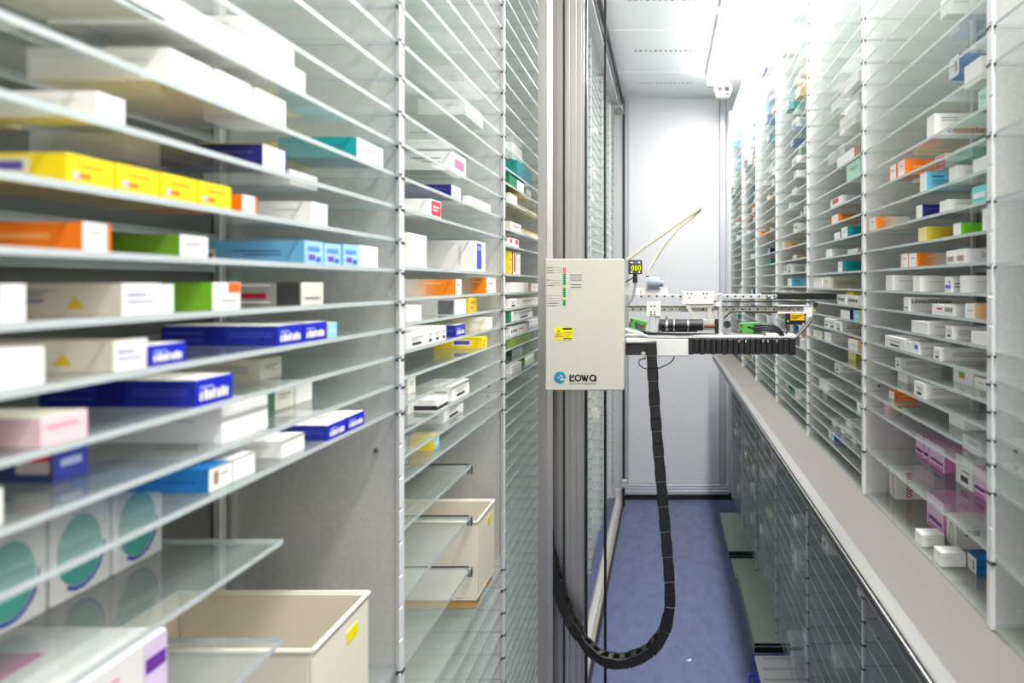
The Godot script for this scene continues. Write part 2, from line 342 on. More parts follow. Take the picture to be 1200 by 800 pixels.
# ---------------------------------------------------------------- materials
func make_materials() -> void:
	var m := material("galvanised_steel", Color(0.875, 0.88, 0.87), 0.36, 0.5)
	m.albedo_texture = noise_map(0.07, 2, Color(0.965, 0.965, 0.96), Color(1, 1, 1), FastNoiseLite.TYPE_CELLULAR, 512, 5)
	tri(m, Vector3(3.0, 3.0, 3.0))
	material("back_steel", Color(0.44, 0.44, 0.43), 0.5, 0.2)
	material("post_white", Color(0.88, 0.885, 0.89), 0.4, 0.1)
	material("clip_grey", Color(0.26, 0.27, 0.28), 0.5, 0.2)
	material("screw_steel", Color(0.72, 0.71, 0.69), 0.25, 0.9)
	m = material("sheet_glass", Color(0.855, 0.925, 0.895, 0.14), 0.05, 0.0, 0.5)
	m.transparency = BaseMaterial3D.TRANSPARENCY_ALPHA
	material("glass_edge", Color(0.73, 0.765, 0.765), 0.25, 0.0, 0.6)
	material("stack_edge", Color(0.12, 0.22, 0.18), 0.15, 0.0, 0.6)
	m = material("stack_glass", Color(0.72, 0.79, 0.73), 0.08, 0.0, 0.55)
	m = material("carton_board", Color(1, 1, 1), 0.42, 0.0, 0.4)
	m.vertex_color_use_as_albedo = true
	m = material("floor_vinyl", Color(0.37, 0.405, 0.54), 0.45, 0.0, 0.4)
	m.albedo_texture = noise_map(0.012, 5, Color(0.925, 0.925, 0.935), Color(1, 1, 1), FastNoiseLite.TYPE_SIMPLEX, 1024, 11, 0.2, 0.5)
	m.roughness_texture = noise_map(0.02, 4, Color(0.7, 0.7, 0.7), Color(1, 1, 1), FastNoiseLite.TYPE_SIMPLEX, 512, 12)
	tri(m, Vector3(0.9, 0.9, 0.45))
	m = material("ledge_laminate", Color(0.47, 0.455, 0.435), 0.5, 0.0, 0.4)
	m.albedo_texture = noise_map(0.25, 3, Color(0.9, 0.9, 0.9), Color(1, 1, 1), FastNoiseLite.TYPE_SIMPLEX, 512, 21)
	tri(m, Vector3(4, 4, 4))
	m = material("aluminium", Color(0.84, 0.84, 0.835), 0.42, 0.35)
	m.albedo_texture = noise_map(0.02, 3, Color(0.95, 0.95, 0.95), Color(1, 1, 1), FastNoiseLite.TYPE_SIMPLEX, 256, 31)
	tri(m, Vector3(8, 0.6, 8))
	material("mast_aluminium", Color(0.76, 0.745, 0.725), 0.34, 0.88)
	material("edge_aluminium", Color(0.60, 0.60, 0.595), 0.36, 0.6)
	m = material("worn_steel", Color(0.74, 0.72, 0.69), 0.38, 0.3)
	m.albedo_texture = noise_map(0.02, 5, Color(0.84, 0.82, 0.79), Color(1, 1, 1), FastNoiseLite.TYPE_SIMPLEX, 512, 41)
	tri(m, Vector3(5, 1.2, 5))
	material("dark_steel", Color(0.23, 0.23, 0.23), 0.35, 0.6)
	material("wall_paint", Color(0.83, 0.83, 0.84), 0.55)
	material("ceiling_panel", Color(0.955, 0.95, 0.965), 0.6)
	material("ceiling_joint", Color(0.97, 0.97, 0.97), 0.4)
	material("outer_wall", Color(0.86, 0.86, 0.86), 0.6)
	material("door_leaf", Color(0.83, 0.83, 0.845), 0.45)
	material("frame_grey", Color(0.74, 0.75, 0.78), 0.4, 0.3)
	material("gap_black", Color(0.07, 0.07, 0.075), 0.6)
	material("beige_plastic", Color(0.90, 0.87, 0.80), 0.42)
	material("plywood", Color(0.78, 0.60, 0.36), 0.6)
	material("cover_ivory", Color(0.82, 0.805, 0.755), 0.45)
	material("black_plastic", Color(0.055, 0.055, 0.06), 0.42)
	material("chain_plastic", Color(0.10, 0.098, 0.096), 0.5)
	material("rubber_black", Color(0.045, 0.045, 0.045), 0.65)
	material("white_enamel", Color(0.90, 0.895, 0.88), 0.38)
	material("ink_black", Color(0.11, 0.10, 0.10), 0.5)
	material("ink_grey", Color(0.38, 0.37, 0.35), 0.5)
	material("ink_red", Color(0.80, 0.10, 0.20), 0.5)
	material("ink_violet", Color(0.42, 0.18, 0.62), 0.5)
	material("label_yellow", Color(0.94, 0.88, 0.06), 0.4)
	material("label_amber", Color(0.90, 0.72, 0.05), 0.4)
	material("logo_teal", Color(0.06, 0.56, 0.70), 0.4)
	material("strip_green", Color(0.10, 0.62, 0.36), 0.4)
	material("strip_red", Color(0.88, 0.10, 0.24), 0.4)
	material("board_green", Color(0.30, 0.66, 0.27), 0.45)
	material("board_brown", Color(0.50, 0.27, 0.15), 0.5)
	material("hose_cream", Color(0.64, 0.62, 0.54), 0.3)
	material("motor_blue_grey", Color(0.56, 0.61, 0.66), 0.35, 0.2)
	material("crate_blue", Color(0.12, 0.25, 0.70), 0.4)
	material("paper_white", Color(0.92, 0.92, 0.93), 0.6)
	material("digit_yellow", Color(0.90, 0.93, 0.05), 0.4)
	m = material("tube_light", Color(1, 1, 1), 0.5)
	m.emission_enabled = true
	m.emission = Color(1.0, 0.995, 0.98)
	m.emission_energy_multiplier = 14.0

# ---------------------------------------------------------------- glass sheets
func sheet(size: Vector3, face := "sheet_glass", edge := "glass_edge") -> Mesh:
	var key := "%s%.4f,%.4f,%.4f" % [face, size.x, size.y, size.z]
	if glasses.has(key):
		return glasses[key]
	var h := size / 2.0
	var st := SurfaceTool.new()
	st.begin(Mesh.PRIMITIVE_TRIANGLES)
	quad(st, Vector3(-h.x, h.y, h.z), Vector3(-h.x, h.y, -h.z), Vector3(h.x, h.y, -h.z), Vector3(h.x, h.y, h.z))
	var r: ArrayMesh = st.commit()
	st = SurfaceTool.new()
	st.begin(Mesh.PRIMITIVE_TRIANGLES)
	var c := [Vector3(h.x, 0, h.z), Vector3(h.x, 0, -h.z), Vector3(-h.x, 0, -h.z), Vector3(-h.x, 0, h.z)]
	for i in 4:
		var a: Vector3 = c[i]
		var b: Vector3 = c[(i + 1) % 4]
		var u := Vector3(0, h.y, 0)
		quad(st, a + u, b + u, b - u, a - u)
	st.commit(r)
	r.surface_set_material(0, M[face])
	r.surface_set_material(1, M[edge])
	glasses[key] = r
	return r

# ---------------------------------------------------------------- shelving
# side -1 beside the mast, 1 above the ledge; levels are the tops of the shelves
func bay(called: String, side: int, d0: float, d1: float, bottom: float, top: float, levels: Array, label: String, group: String, near_divider := false, tabs := true) -> Node3D:
	var front := LEFT if side < 0 else RIGHT
	var t := thing(called, label, "shelving", Vector3(front, EYE + bottom, -(d0 + d1) / 2.0), group)
	var dz := (d1 - d0) / 2.0
	var tall := top - bottom
	var mid := side * DEEP / 2.0
	part(t, "back_panel", bev(Vector3(0.004, tall, d1 - d0)), M.back_steel, Vector3(side * (DEEP + 0.006), tall / 2, 0))
	for k in 2:
		part(t, "back_upright", bev(Vector3(0.014, tall, 0.016), 0.002), M.galvanised_steel, Vector3(side * (DEEP - 0.005), tall / 2, -dz + 0.02 + k * (d1 - d0 - 0.04)))
	var ends := [-dz]
	if near_divider:
		ends.append(dz)
	for z in ends:
		part(t, "divider", bev(Vector3(DEEP, tall, 0.004)), M.galvanised_steel, Vector3(mid, tall / 2, z + (0.002 if z < 0 else -0.002)))
		part(t, "post", bev(Vector3(0.010, tall, 0.014), 0.0015), M.post_white, Vector3(-side * 0.001, tall / 2, z + (0.007 if z < 0 else -0.007)))
		for hy in [0.35, 1.75]:
			if hy < tall - 0.05:
				cyl(t, "screw", 0.004, Vector3(side * 0.04, tall - hy, z + 0.004), Vector3(side * 0.04, tall - hy, z + 0.008), M.screw_steel, 10)
	var glass := sheet(Vector3(DEEP - 0.004, 0.006, d1 - d0 - 0.009))
	var list := levels.duplicate()
	list.sort()
	for i in list.size():
		var y: float = list[i] - bottom
		part(t, "glass_shelf", glass, null, Vector3(mid, y - 0.003, 0.0))
		if tabs and y > 0.02:
			for z in ends:
				part(t, "shelf_clip", bev(Vector3(0.010, 0.004, 0.018)), M.clip_grey, Vector3(-side * 0.003, y - 0.008, z + (0.011 if z < 0 else -0.010)))
				var up: float = (list[i + 1] - bottom if i + 1 < list.size() else tall) - y
				if up > 0.02:
					var n := maxi(1, roundi(up / 0.055))
					for q in n:
						part(t, "post_tab", bev(Vector3(0.003, up / n - 0.005, 0.013), 0.0008), M.post_white, Vector3(-side * 0.006, y + up * (q + 0.5) / n - 0.004, z + (0.017 if z < 0 else -0.007)))
	return t

func steps(from: float, to: float, by: float) -> Array:
	var r := []
	var n := roundi(absf(to - from) / by)
	for i in n + 1:
		r.append(from + (to - from) * i / maxi(n, 1))
	return r

func half_shelves(t: Node3D, d0: float, d1: float, heights: Array, brackets: bool) -> void:
	# short glass shelves that reach only part of the way across a bay, held by a bar at their free side
	for h in heights:
		part(t, "short_glass_shelf", sheet(Vector3(DEEP - 0.01, 0.006, d1 - d0)), null, pt(LEFT - DEEP / 2, h - 0.003, (d0 + d1) / 2) - t.position)
		if brackets:
			part(t, "shelf_bracket", bev(Vector3(DEEP - 0.02, 0.008, 0.004)), M.dark_steel, pt(LEFT - DEEP / 2, h - 0.002, d1 + 0.002) - t.position)
			part(t, "bracket_clip", bev(Vector3(0.012, 0.022, 0.010), 0.002), M.screw_steel, pt(LEFT - 0.008, h - 0.012, d1 + 0.004) - t.position)

# ---------------------------------------------------------------- cartons
const ORDINAL := ["bottom", "first", "second", "third", "fourth", "fifth", "sixth", "seventh", "eighth", "ninth", "tenth", "eleventh", "twelfth", "thirteenth", "fourteenth", "fifteenth", "sixteenth", "seventeenth", "eighteenth", "nineteenth", "twentieth"]

func ordinal(n: int) -> String:
	if n < ORDINAL.size():
		return ORDINAL[n]
	return ["twenty-first", "twenty-second", "twenty-third", "twenty-fourth", "twenty-fifth", "twenty-sixth", "twenty-seventh", "twenty-eighth", "twenty-ninth", "thirtieth", "thirty-first"][mini(n - 21, 10)]

func lin(c: Color) -> Color:
	return c.srgb_to_linear()

# style: words, colour of the end, of the sides, of the top, print as [face, u0, v0, u1, v1, colour]; u runs into the shelf on a side, away from the camera on an end
func style_of(code: String) -> Dictionary:
	var white := Color(0.93, 0.925, 0.91)
	var cream := Color(0.90, 0.885, 0.83)
	var grey := Color(0.55, 0.54, 0.53)
	var dark := Color(0.25, 0.25, 0.27)
	var s := {"words": "white medicine carton", "end": white, "side": white, "print": []}
	var lines := [["e", .2, .62, .8, .68, grey], ["e", .2, .48, .62, .53, grey], ["s", .15, .6, .55, .66, grey], ["s", .15, .45, .7, .49, grey], ["s", .15, .33, .62, .37, grey]]
	var few := [["s", .15, .6, .45, .65, Color(.75, .74, .72)]]
	match code:
		"W":
			s.print = few
		"WB":
			s.words = "broad plain white carton"
			s.print = few
		"WT":
			s.words = "white carton printed with small grey text"
			s.print = lines + [["e", .25, .15, .7, .34, dark]]
		"Y":
			s.merge({"words": "bright yellow carton with violet print", "end": Color(.97, .85, .12), "side": Color(.95, .83, .10)}, true)
			s.print = [["s", .22, .2, .62, .85, Color(.90, .86, .70)], ["s", .26, .38, .58, .7, Color(.38, .33, .62)], ["e", .25, .6, .8, .68, Color(.72, .55, .1)], ["e", .2, .18, .5, .36, Color(.93, .45, .15)], ["e", .12, .1, .24, .4, Color(.93, .75, .8)]]
		"O":
			s.merge({"words": "orange carton with white end", "side": Color(.93, .46, .10)}, true)
			s.print = [["s", .2, .42, .75, .58, Color(.96, .66, .38)], ["e", .86, .0, 1.0, 1.0, Color(.93, .46, .1)], ["e", .2, .6, .65, .68, Color(.8, .6, .5)]]
		"OG":
			s.merge({"words": "carton shaded from orange to white", "side": Color(.95, .52, .10), "side2": Color(.93, .90, .84)}, true)
			s.print = [["e", .2, .6, .65, .68, grey], ["s", .2, .7, .5, .78, Color(.98, .8, .6)]]
		"G":
			s.merge({"words": "green carton with white end", "side": Color(.38, .56, .16)}, true)
			s.print = [["e", .15, .62, .85, .68, grey], ["e", .15, .48, .7, .53, grey]]
		"G2":
			s.merge({"words": "tall green and white carton with orange corner", "side": Color(.44, .66, .16)}, true)
			s.print = [["e", .55, .62, .98, .98, Color(.93, .40, .10)], ["e", .3, .3, .85, .36, grey]]
		"GN":
			s.merge({"words": "lime green carton with white end", "side": Color(.42, .72, .18)}, true)
		"GN2":
			s.merge({"words": "olive green carton", "end": Color(.50, .60, .28), "side": Color(.50, .62, .25)}, true)
		"GND":
			s.merge({"words": "dark green and white carton", "end": Color(.12, .52, .34), "side": Color(.10, .50, .33)}, true)
			s.print = [["e", .5, 0, 1, 1, white]]
		"GNS":
			s.merge({"words": "pale green carton with cream end", "end": cream, "side": Color(.45, .62, .48)}, true)
			s.print = lines
		"MN":
			s.merge({"words": "mint green carton", "end": Color(.66, .85, .74), "side": Color(.62, .82, .70)}, true)
			s.print = lines
		"MN2":
			s.merge({"words": "turquoise carton with white letters", "end": Color(.45, .82, .80), "side": Color(.55, .84, .82)}, true)
			s.print = [["e", .15, .25, .32, .6, white], ["e", .36, .25, .52, .6, white], ["e", .56, .25, .7, .6, white], ["e", .74, .25, .9, .6, white]]
		"DB":
			s.merge({"words": "deep blue carton with white lettering", "end": Color(.10, .16, .72), "side": Color(.13, .17, .58), "top": Color(.92, .91, .88)}, true)
			s.print = [["s", .45, .1, .62, .9, Color(.10, .13, .50)], ["s", .05, .62, .4, .66, Color(.34, .38, .74)], ["s", .05, .46, .4, .5, Color(.34, .38, .74)], ["s", .66, .62, .95, .66, Color(.34, .38, .74)], ["s", .66, .3, .95, .34, Color(.34, .38, .74)], ["e", .1, .66, .45, .72, Color(.7, .75, .95)]]
			for k in 7:
				s.print.append(["e", .1 + k * .115, .2, .1 + k * .115 + (.09 if k % 3 else .07), .52 + (.06 if k % 2 else 0.0), white])
		"LB":
			s.merge({"words": "sky blue carton with violet emblem on its end", "end": Color(.62, .80, .93), "side": Color(.42, .66, .82)}, true)
			s.print = [["e", .15, .55, .8, .75, Color(.38, .55, .82)], ["e", .2, .15, .55, .4, Color(.48, .3, .68)], ["e", .6, .1, .85, .3, Color(.2, .38, .75)], ["s", .2, .5, .6, .56, Color(.25, .38, .62)], ["s", .2, .34, .52, .4, Color(.25, .38, .62)], ["s", .74, .1, .97, .62, Color(.85, .8, .76)], ["s", .77, .16, .94, .42, Color(.25, .22, .45)]]
		"LB2":
			s.merge({"words": "light blue carton with white end", "side": Color(.36, .70, .82), "side2": Color(.62, .82, .86)}, true)
			s.print = [["s", .1, .7, .3, .78, Color(.15, .35, .5)], ["s", .1, .5, .4, .54, Color(.2, .45, .6)], ["s", .1, .38, .4, .42, Color(.2, .45, .6)]]
		"CY":
			s.merge({"words": "pale cyan carton", "end": Color(.55, .82, .90), "side": Color(.90, .80, .20)}, true)
			s.print = [["e", .2, .3, .8, .6, Color(.75, .9, .95)]]
		"CB":
			s.merge({"words": "mid blue carton with white end", "side": Color(.13, .45, .72)}, true)
			s.print = [["e", .2, .2, .4, .8, Color(.62, .45, .38)], ["e", .5, .55, .85, .62, grey], ["s", .1, .4, .6, .48, Color(.08, .3, .55)]]
		"NV":
			s.merge({"words": "navy carton with white end", "side": Color(.14, .15, .42)}, true)
			s.print = [["e", .93, 0, 1, 1, Color(.2, .2, .5)], ["s", .1, .6, .5, .68, Color(.3, .32, .58)]]
		"NVR":
			s.merge({"words": "slate blue carton with small red mark", "end": Color(.24, .28, .66), "side": Color(.24, .27, .46)}, true)
			s.print = [["s", .02, .3, .22, .95, Color(.78, .72, .70)], ["s", .02, .68, .22, .95, Color(.80, .25, .25)], ["e", .2, .45, .8, .7, Color(.7, .75, .9)]]
		"TL":
			s.merge({"words": "teal carton with white end", "side": Color(.10, .58, .60)}, true)
			s.print = [["e", .2, .5, .7, .56, Color(.75, .5, .6)], ["s", .2, .55, .7, .6, Color(.06, .42, .45)], ["s", .2, .4, .6, .44, Color(.06, .42, .45)]]
		"TL2":
			s.merge({"words": "blue green carton", "end": Color(.16, .52, .58), "side": Color(.16, .55, .5)}, true)
		"PK":
			s.merge({"words": "pink and cream carton", "end": Color(.93, .78, .80), "side": Color(.90, .76, .78), "side2": Color(.80, .79, .72)}, true)
			s.print = [["s", .5, .3, .85, .85, Color(.42, .42, .36)], ["e", .1, .6, .8, .68, Color(.85, .5, .6)]]
		"PKW":
			s.merge({"words": "white carton with pink mark"}, true)
			s.print = [["e", .3, .4, .8, .9, Color(.85, .25, .40)]]
		"WPK":
			s.merge({"words": "white carton with pink stamp on its end"}, true)
			s.print = [["e", .15, .2, .85, .7, Color(.93, .45, .62)], ["s", .2, .6, .7, .66, grey], ["s", .2, .4, .5, .46, grey]]
		"WR":
			s.merge({"words": "white carton with red end"}, true)
			s.print = [["e", .05, .08, .95, .92, Color(.90, .22, .28)], ["e", .2, .55, .8, .65, white], ["e", .2, .35, .65, .43, white]]
		"WRB":
			s.merge({"words": "white carton with red bar and barcode"}, true)
			s.print = [["e", .5, .5, .75, .68, Color(.85, .2, .25)], ["e", .05, .35, .1, .75, dark], ["e", .13, .35, .15, .75, dark], ["e", .18, .35, .23, .75, dark], ["e", .26, .35, .28, .75, dark], ["e", .31, .35, .36, .75, dark], ["s", .5, .4, .8, .6, Color(.2, .55, .3)]]
		"LV":
			s.merge({"words": "lilac pink carton with purple lettering", "end": Color(.93, .78, .90), "side": Color(.90, .55, .78)}, true)
			s.print = [["e", .1, .02, .9, .12, Color(.85, .4, .7)], ["e", .15, .7, .7, .76, grey]]
		"GR":
			s.merge({"words": "grey carton with crimson bar", "end": Color(.86, .85, .79), "side": Color(.54, .53, .51)}, true)
			s.print = [["s", .02, .0, .32, 1.0, Color(.24, .23, .22)], ["s", .4, .84, .98, .9, Color(.85, .84, .82)], ["s", .4, .1, .98, .16, Color(.85, .84, .82)], ["s", .46, .3, .95, .52, Color(.62, .06, .16)], ["e", .15, .25, .85, .36, grey]]
		"GYB":
			s.merge({"words": "pale grey carton with dark panel", "side": Color(.78, .79, .78)}, true)
			s.print = [["s", .02, .05, .28, .95, Color(.40, .40, .41)], ["s", .55, .55, .85, .68, dark], ["s", .6, .3, .8, .4, grey]]
		"BGH":
			s.merge({"words": "beige carton with small yellow hazard triangle", "end": Color(.92, .91, .90), "side": Color(.79, .76, .70)}, true)
			s.print = [["t", .24, .2, .36, .62, Color(.80, .68, .10)], ["s", .5, .62, .9, .68, Color(.45, .46, .62)], ["s", .5, .4, .95, .5, Color(.42, .46, .66)], ["s", .42, .75, .8, .8, grey], ["e", .1, .6, .6, .68, Color(.55, .56, .75)], ["e", .1, .4, .8, .45, Color(.55, .56, .75)]]
		"BGS":
			s.merge({"words": "cream carton with grey lines", "end": cream, "side": Color(.84, .82, .74)}, true)
			s.print = lines
		"BK":
			s.merge({"words": "white carton with black side stripe"}, true)
			s.print = [["s", 0, .1, 1, .5, Color(.2, .2, .22)], ["e", .0, .1, 1, .4, Color(.25, .25, .27)]]
		"BR":
			s.merge({"words": "white and tan carton", "side": Color(.72, .56, .45), "side2": Color(.88, .85, .78)}, true)
		"BW":
			s.merge({"words": "tall white carton with blue band on its end"}, true)
			s.print = [["e", .2, .08, .62, .92, Color(.27, .26, .80)], ["e", .25, .7, .57, .84, Color(.55, .62, .92)], ["s", .72, .66, .8, .82, grey], ["s", .2, .2, .24, .8, Color(.82, .81, .79)]]
		"OL":
			s.merge({"words": "mustard yellow carton", "end": Color(.92, .86, .55), "side": Color(.76, .68, .20)}, true)
			s.print = [["s", .3, .62, .9, .68, Color(.5, .44, .12)], ["s", .3, .4, .9, .45, Color(.5, .44, .12)]]
		"PC":
			s.merge({"words": "peach carton with white end", "side": Color(.90, .72, .52)}, true)
			s.print = [["s", .4, .55, .8, .72, Color(.62, .36, .22)], ["s", .55, .25, .7, .4, Color(.62, .30, .2)], ["e", .2, .5, .7, .56, grey]]
		"WBR":
			s.merge({"words": "white carton with brown label on its end"}, true)
			s.print = [["e", .15, .2, .85, .55, Color(.68, .55, .45)], ["s", .3, .6, .8, .64, grey], ["s", .3, .45, .7, .49, grey]]
		"WBL":
			s.merge({"words": "white carton with blue print"}, true)
			s.print = [["e", .1, .25, .9, .45, Color(.25, .4, .80)], ["e", .2, .6, .4, .75, Color(.25, .4, .80)], ["s", .1, .5, .8, .58, Color(.3, .36, .55)], ["s", .1, .3, .7, .38, Color(.3, .36, .55)]]
		"WBG":
			s.merge({"words": "white carton with blue and green marks"}, true)
			s.print = [["e", .15, .4, .6, .75, Color(.25, .42, .75)], ["s", .5, .1, .75, .35, Color(.25, .55, .3)], ["s", .1, .5, .8, .55, grey]]
		"WG":
			s.merge({"words": "white carton with small green square"}, true)
			s.print = [["e", .4, .35, .7, .8, Color(.45, .70, .25)], ["e", .4, .35, .7, .5, Color(.85, .5, .2)]]
		"WGC":
			s.merge({"words": "white carton with green curved stripe"}, true)
			s.print = [["c", .3, .1, .7, .9, Color(.45, .72, .40)], ["s", .2, .45, .5, .65, Color(.4, .25, .3)]]
		"WY":
			s.merge({"words": "white carton with yellow edge"}, true)
			s.print = [["e", 0, .75, 1, 1, Color(.93, .82, .25)]]
		"MR":
			s.merge({"words": "dark red and white carton", "side": Color(.62, .10, .20)}, true)
			s.print = [["e", .3, .1, .7, .95, Color(.66, .12, .24)]]
		"CON":
			s.merge({"words": "white carton with orange blot and brown lettering"}, true)
			s.print = [["s", .3, .02, .85, .3, Color(.90, .68, .48)], ["s", .1, .78, .35, .82, grey], ["s", .1, .66, .5, .69, grey]]
		"LEV":
			s.merge({"words": "slim white carton with black drug name"}, true)
			s.print = [["e", .2, .2, .8, .32, grey]]
		"FUS", "SER":
			s.merge({"words": "small white carton with black lettering"}, true)
		"MEL":
			s.merge({"words": "tall white carton with red vertical lettering"}, true)
			s.print = [["e", .25, .1, .4, .9, Color(.85, .3, .35)], ["e", .55, .3, .62, .8, grey]]
	if not s.has("top"):
		s.top = s.get("side2", s.side)
	return s

func face_point(f: String, u: float, v: float, dir: int, size: Vector3, lift: float) -> Vector3:
	# dir points from the shelf to the aisle; the carton's front corner is at x = 0
	if f == "e" or f == "c":
		return Vector3(dir * lift, v * size.y, size.z / 2 - u * size.z)
	return Vector3(-dir * u * size.x, v * size.y, size.z / 2 + lift)

func carton(d0: float, d1: float, h: float, side: int, setback: float, height: float, length: float, code: String, label: String, group: String) -> Node3D:
	var dir := -side
	var front := LEFT if side < 0 else RIGHT
	var t := thing("medicine_box", label, "medicine box", pt(front + side * setback, h + 0.0003, (d0 + d1) / 2), group)
	var sz := Vector3(length, height, d1 - d0)
	var s := style_of(code)
	var st := SurfaceTool.new()
	st.begin(Mesh.PRIMITIVE_TRIANGLES)
	var x := -dir * length
	var y := height
	var z := sz.z / 2
	var p := [Vector3(0, 0, z), Vector3(0, 0, -z), Vector3(0, y, -z), Vector3(0, y, z), Vector3(x, 0, z), Vector3(x, 0, -z), Vector3(x, y, -z), Vector3(x, y, z)]
	var side2: Color = s.get("side2", s.side)
	var faces := [[0, 1, 2, 3, s.end, s.end], [5, 4, 7, 6, s.end, s.end], [4, 0, 3, 7, side2, s.side], [1, 5, 6, 2, s.side, side2], [3, 2, 6, 7, s.top, s.top], [4, 5, 1, 0, s.top, s.top]]
	for f in faces:
		var q := [p[f[0]], p[f[1]], p[f[2]], p[f[3]]]
		var c := [lin(f[4]), lin(f[5]), lin(f[5]), lin(f[4])]
		if dir > 0:
			q.reverse()
			c.reverse()
		var n: Vector3 = (q[2] - q[0]).cross(q[1] - q[0]).normalized()
		if f[4] != f[5]:
			# the print runs from one colour to the other in the middle of the side
			var m0: Vector3
			var cut := []
			for k in 9:
				var w := k / 8.0
				cut.append([q[0].lerp(q[1], w), q[3].lerp(q[2], w), c[0].lerp(c[1], smoothstep(0.45, 0.85, w) if f[0] == 1 or dir < 0 else smoothstep(0.38, 0.7, w))])
			for k in 8:
				var e: Array = [[cut[k][0], cut[k][2]], [cut[k + 1][0], cut[k + 1][2]], [cut[k + 1][1], cut[k + 1][2]], [cut[k][0], cut[k][2]], [cut[k + 1][1], cut[k + 1][2]], [cut[k][1], cut[k][2]]]
				for v in e:
					st.set_color(v[1])
					st.set_normal(n)
					st.add_vertex(v[0])
			continue
		for k in [0, 1, 2, 0, 2, 3]:
			st.set_color(c[k])
			st.set_normal(n)
			st.add_vertex(q[k])
	part(t, "carton_body", st.commit(), M.carton_board)
	# print, a hair proud of the board
	var on_end := SurfaceTool.new()
	on_end.begin(Mesh.PRIMITIVE_TRIANGLES)
	var on_side := SurfaceTool.new()
	on_side.begin(Mesh.PRIMITIVE_TRIANGLES)
	var printed_side := false
	var printed_end := false
	var prints: Array = s.print.duplicate()
	var lift := 0.00025
	for r in prints:
		lift += 0.00004
		st = on_end if r[0] in ["e", "c"] else on_side
		printed_side = printed_side or st == on_side
		printed_end = printed_end or st == on_end
		var col: Color = lin(r[5])
		if r[0] == "t":
			var a := face_point("s", r[1], r[2], dir, sz, lift)
			var b := face_point("s", r[3], r[2], dir, sz, lift)
			var c2 := face_point("s", (r[1] + r[3]) / 2, r[4], dir, sz, lift)
			for v in ([a, b, c2] if dir > 0 else [a, c2, b]):
				st.set_color(col)
				st.set_normal(Vector3(0, 0, 1))
				st.add_vertex(v)
			continue
		if r[0] == "c":
			for k in 8:
				var w0 := PI * k / 8.0
				var w1 := PI * (k + 1) / 8.0
				var q := []
				for e in [[w0, 1.0], [w1, 1.0], [w1, 0.8], [w0, 0.8]]:
					q.append(face_point("e", lerpf(r[1], r[3], 0.5 + 0.5 * cos(e[0]) * e[1]), lerpf(r[2], r[4], sin(e[0]) * e[1]), dir, sz, lift))
				quad(st, q[0], q[1], q[2], q[3], col)
			continue
		var q := [face_point(r[0], r[1], r[2], dir, sz, lift), face_point(r[0], r[3], r[2], dir, sz, lift), face_point(r[0], r[3], r[4], dir, sz, lift), face_point(r[0], r[1], r[4], dir, sz, lift)]
		var out := Vector3(dir, 0, 0) if r[0] == "e" else Vector3(0, 0, 1)
		if (q[2] - q[0]).cross(q[1] - q[0]).dot(out) < 0:
			q.reverse()
		quad(st, q[0], q[1], q[2], q[3], col)
	if printed_end:
		part(t, "end_print", on_end.commit(), M.carton_board)
	if printed_side:
		part(t, "side_print", on_side.commit(), M.carton_board)
	var to_aisle := Vector3(0, dir * PI / 2, 0)
	match code:
		"CON":
			lettering(t, "lettering", "contalax", height * 0.24, M.board_brown, Vector3(length * 0.5, height * 0.22, z + 0.0008), Vector3.ZERO, 700, length * 0.62)
		"LEV":
			lettering(t, "lettering", "Lévocétirizine", height * 0.3, M.ink_black, Vector3(length * 0.34, height * 0.72, z + 0.0008), Vector3.ZERO, 700, length * 0.6)
		"FUS":
			lettering(t, "lettering", "Fur", height * 0.4, M.ink_black, Vector3(-0.0008, height * 0.55, 0), to_aisle, 700, sz.z * 0.7)
		"SER":
			lettering(t, "lettering", "Sertra", height * 0.4, M.ink_black, Vector3(-0.0008, height * 0.55, 0), to_aisle, 700, sz.z * 0.85)
		"MEL":
			lettering(t, "lettering", "MELAXO", length * 0.16, M.ink_red, Vector3(length * 0.35, height * 0.5, z + 0.0008), Vector3(0, 0, -PI / 2), 700, height * 0.85)
		"LV":
			lettering(t, "lettering", "solution", height * 0.16, M.ink_violet, Vector3(-0.0008, height * 0.3, 0), to_aisle, 700, sz.z * 0.8)
	return t

const PLACE := {"A": ", %s shelf above the open beige bin", "B": ", %s shelf above the wood-footed bin", "C": ", %s shelf above ledge, before the gripper", "D": ", %s shelf above ledge, beside the gripper", "E": ", shelf between wood-footed bin and mast"}

func all_cartons() -> void:
	for row in CARTONS:
		for b in row[4]:
			var words: String = style_of(b[4]).words
			var place: String = PLACE[row[0]]
			if "%s" in place:
				place = place % ordinal(row[3])
			var text := words + place
			var count := 0
			for r2 in CARTONS:
				if r2[0] == row[0] and r2[3] == row[3]:
					for b2 in r2[4]:
						if style_of(b2[4]).words == words:
							count += 1
			carton(b[0], b[1], row[2], row[1], b[5], b[2], b[3], b[4], text, (words + "s" + place) if count > 1 else "")

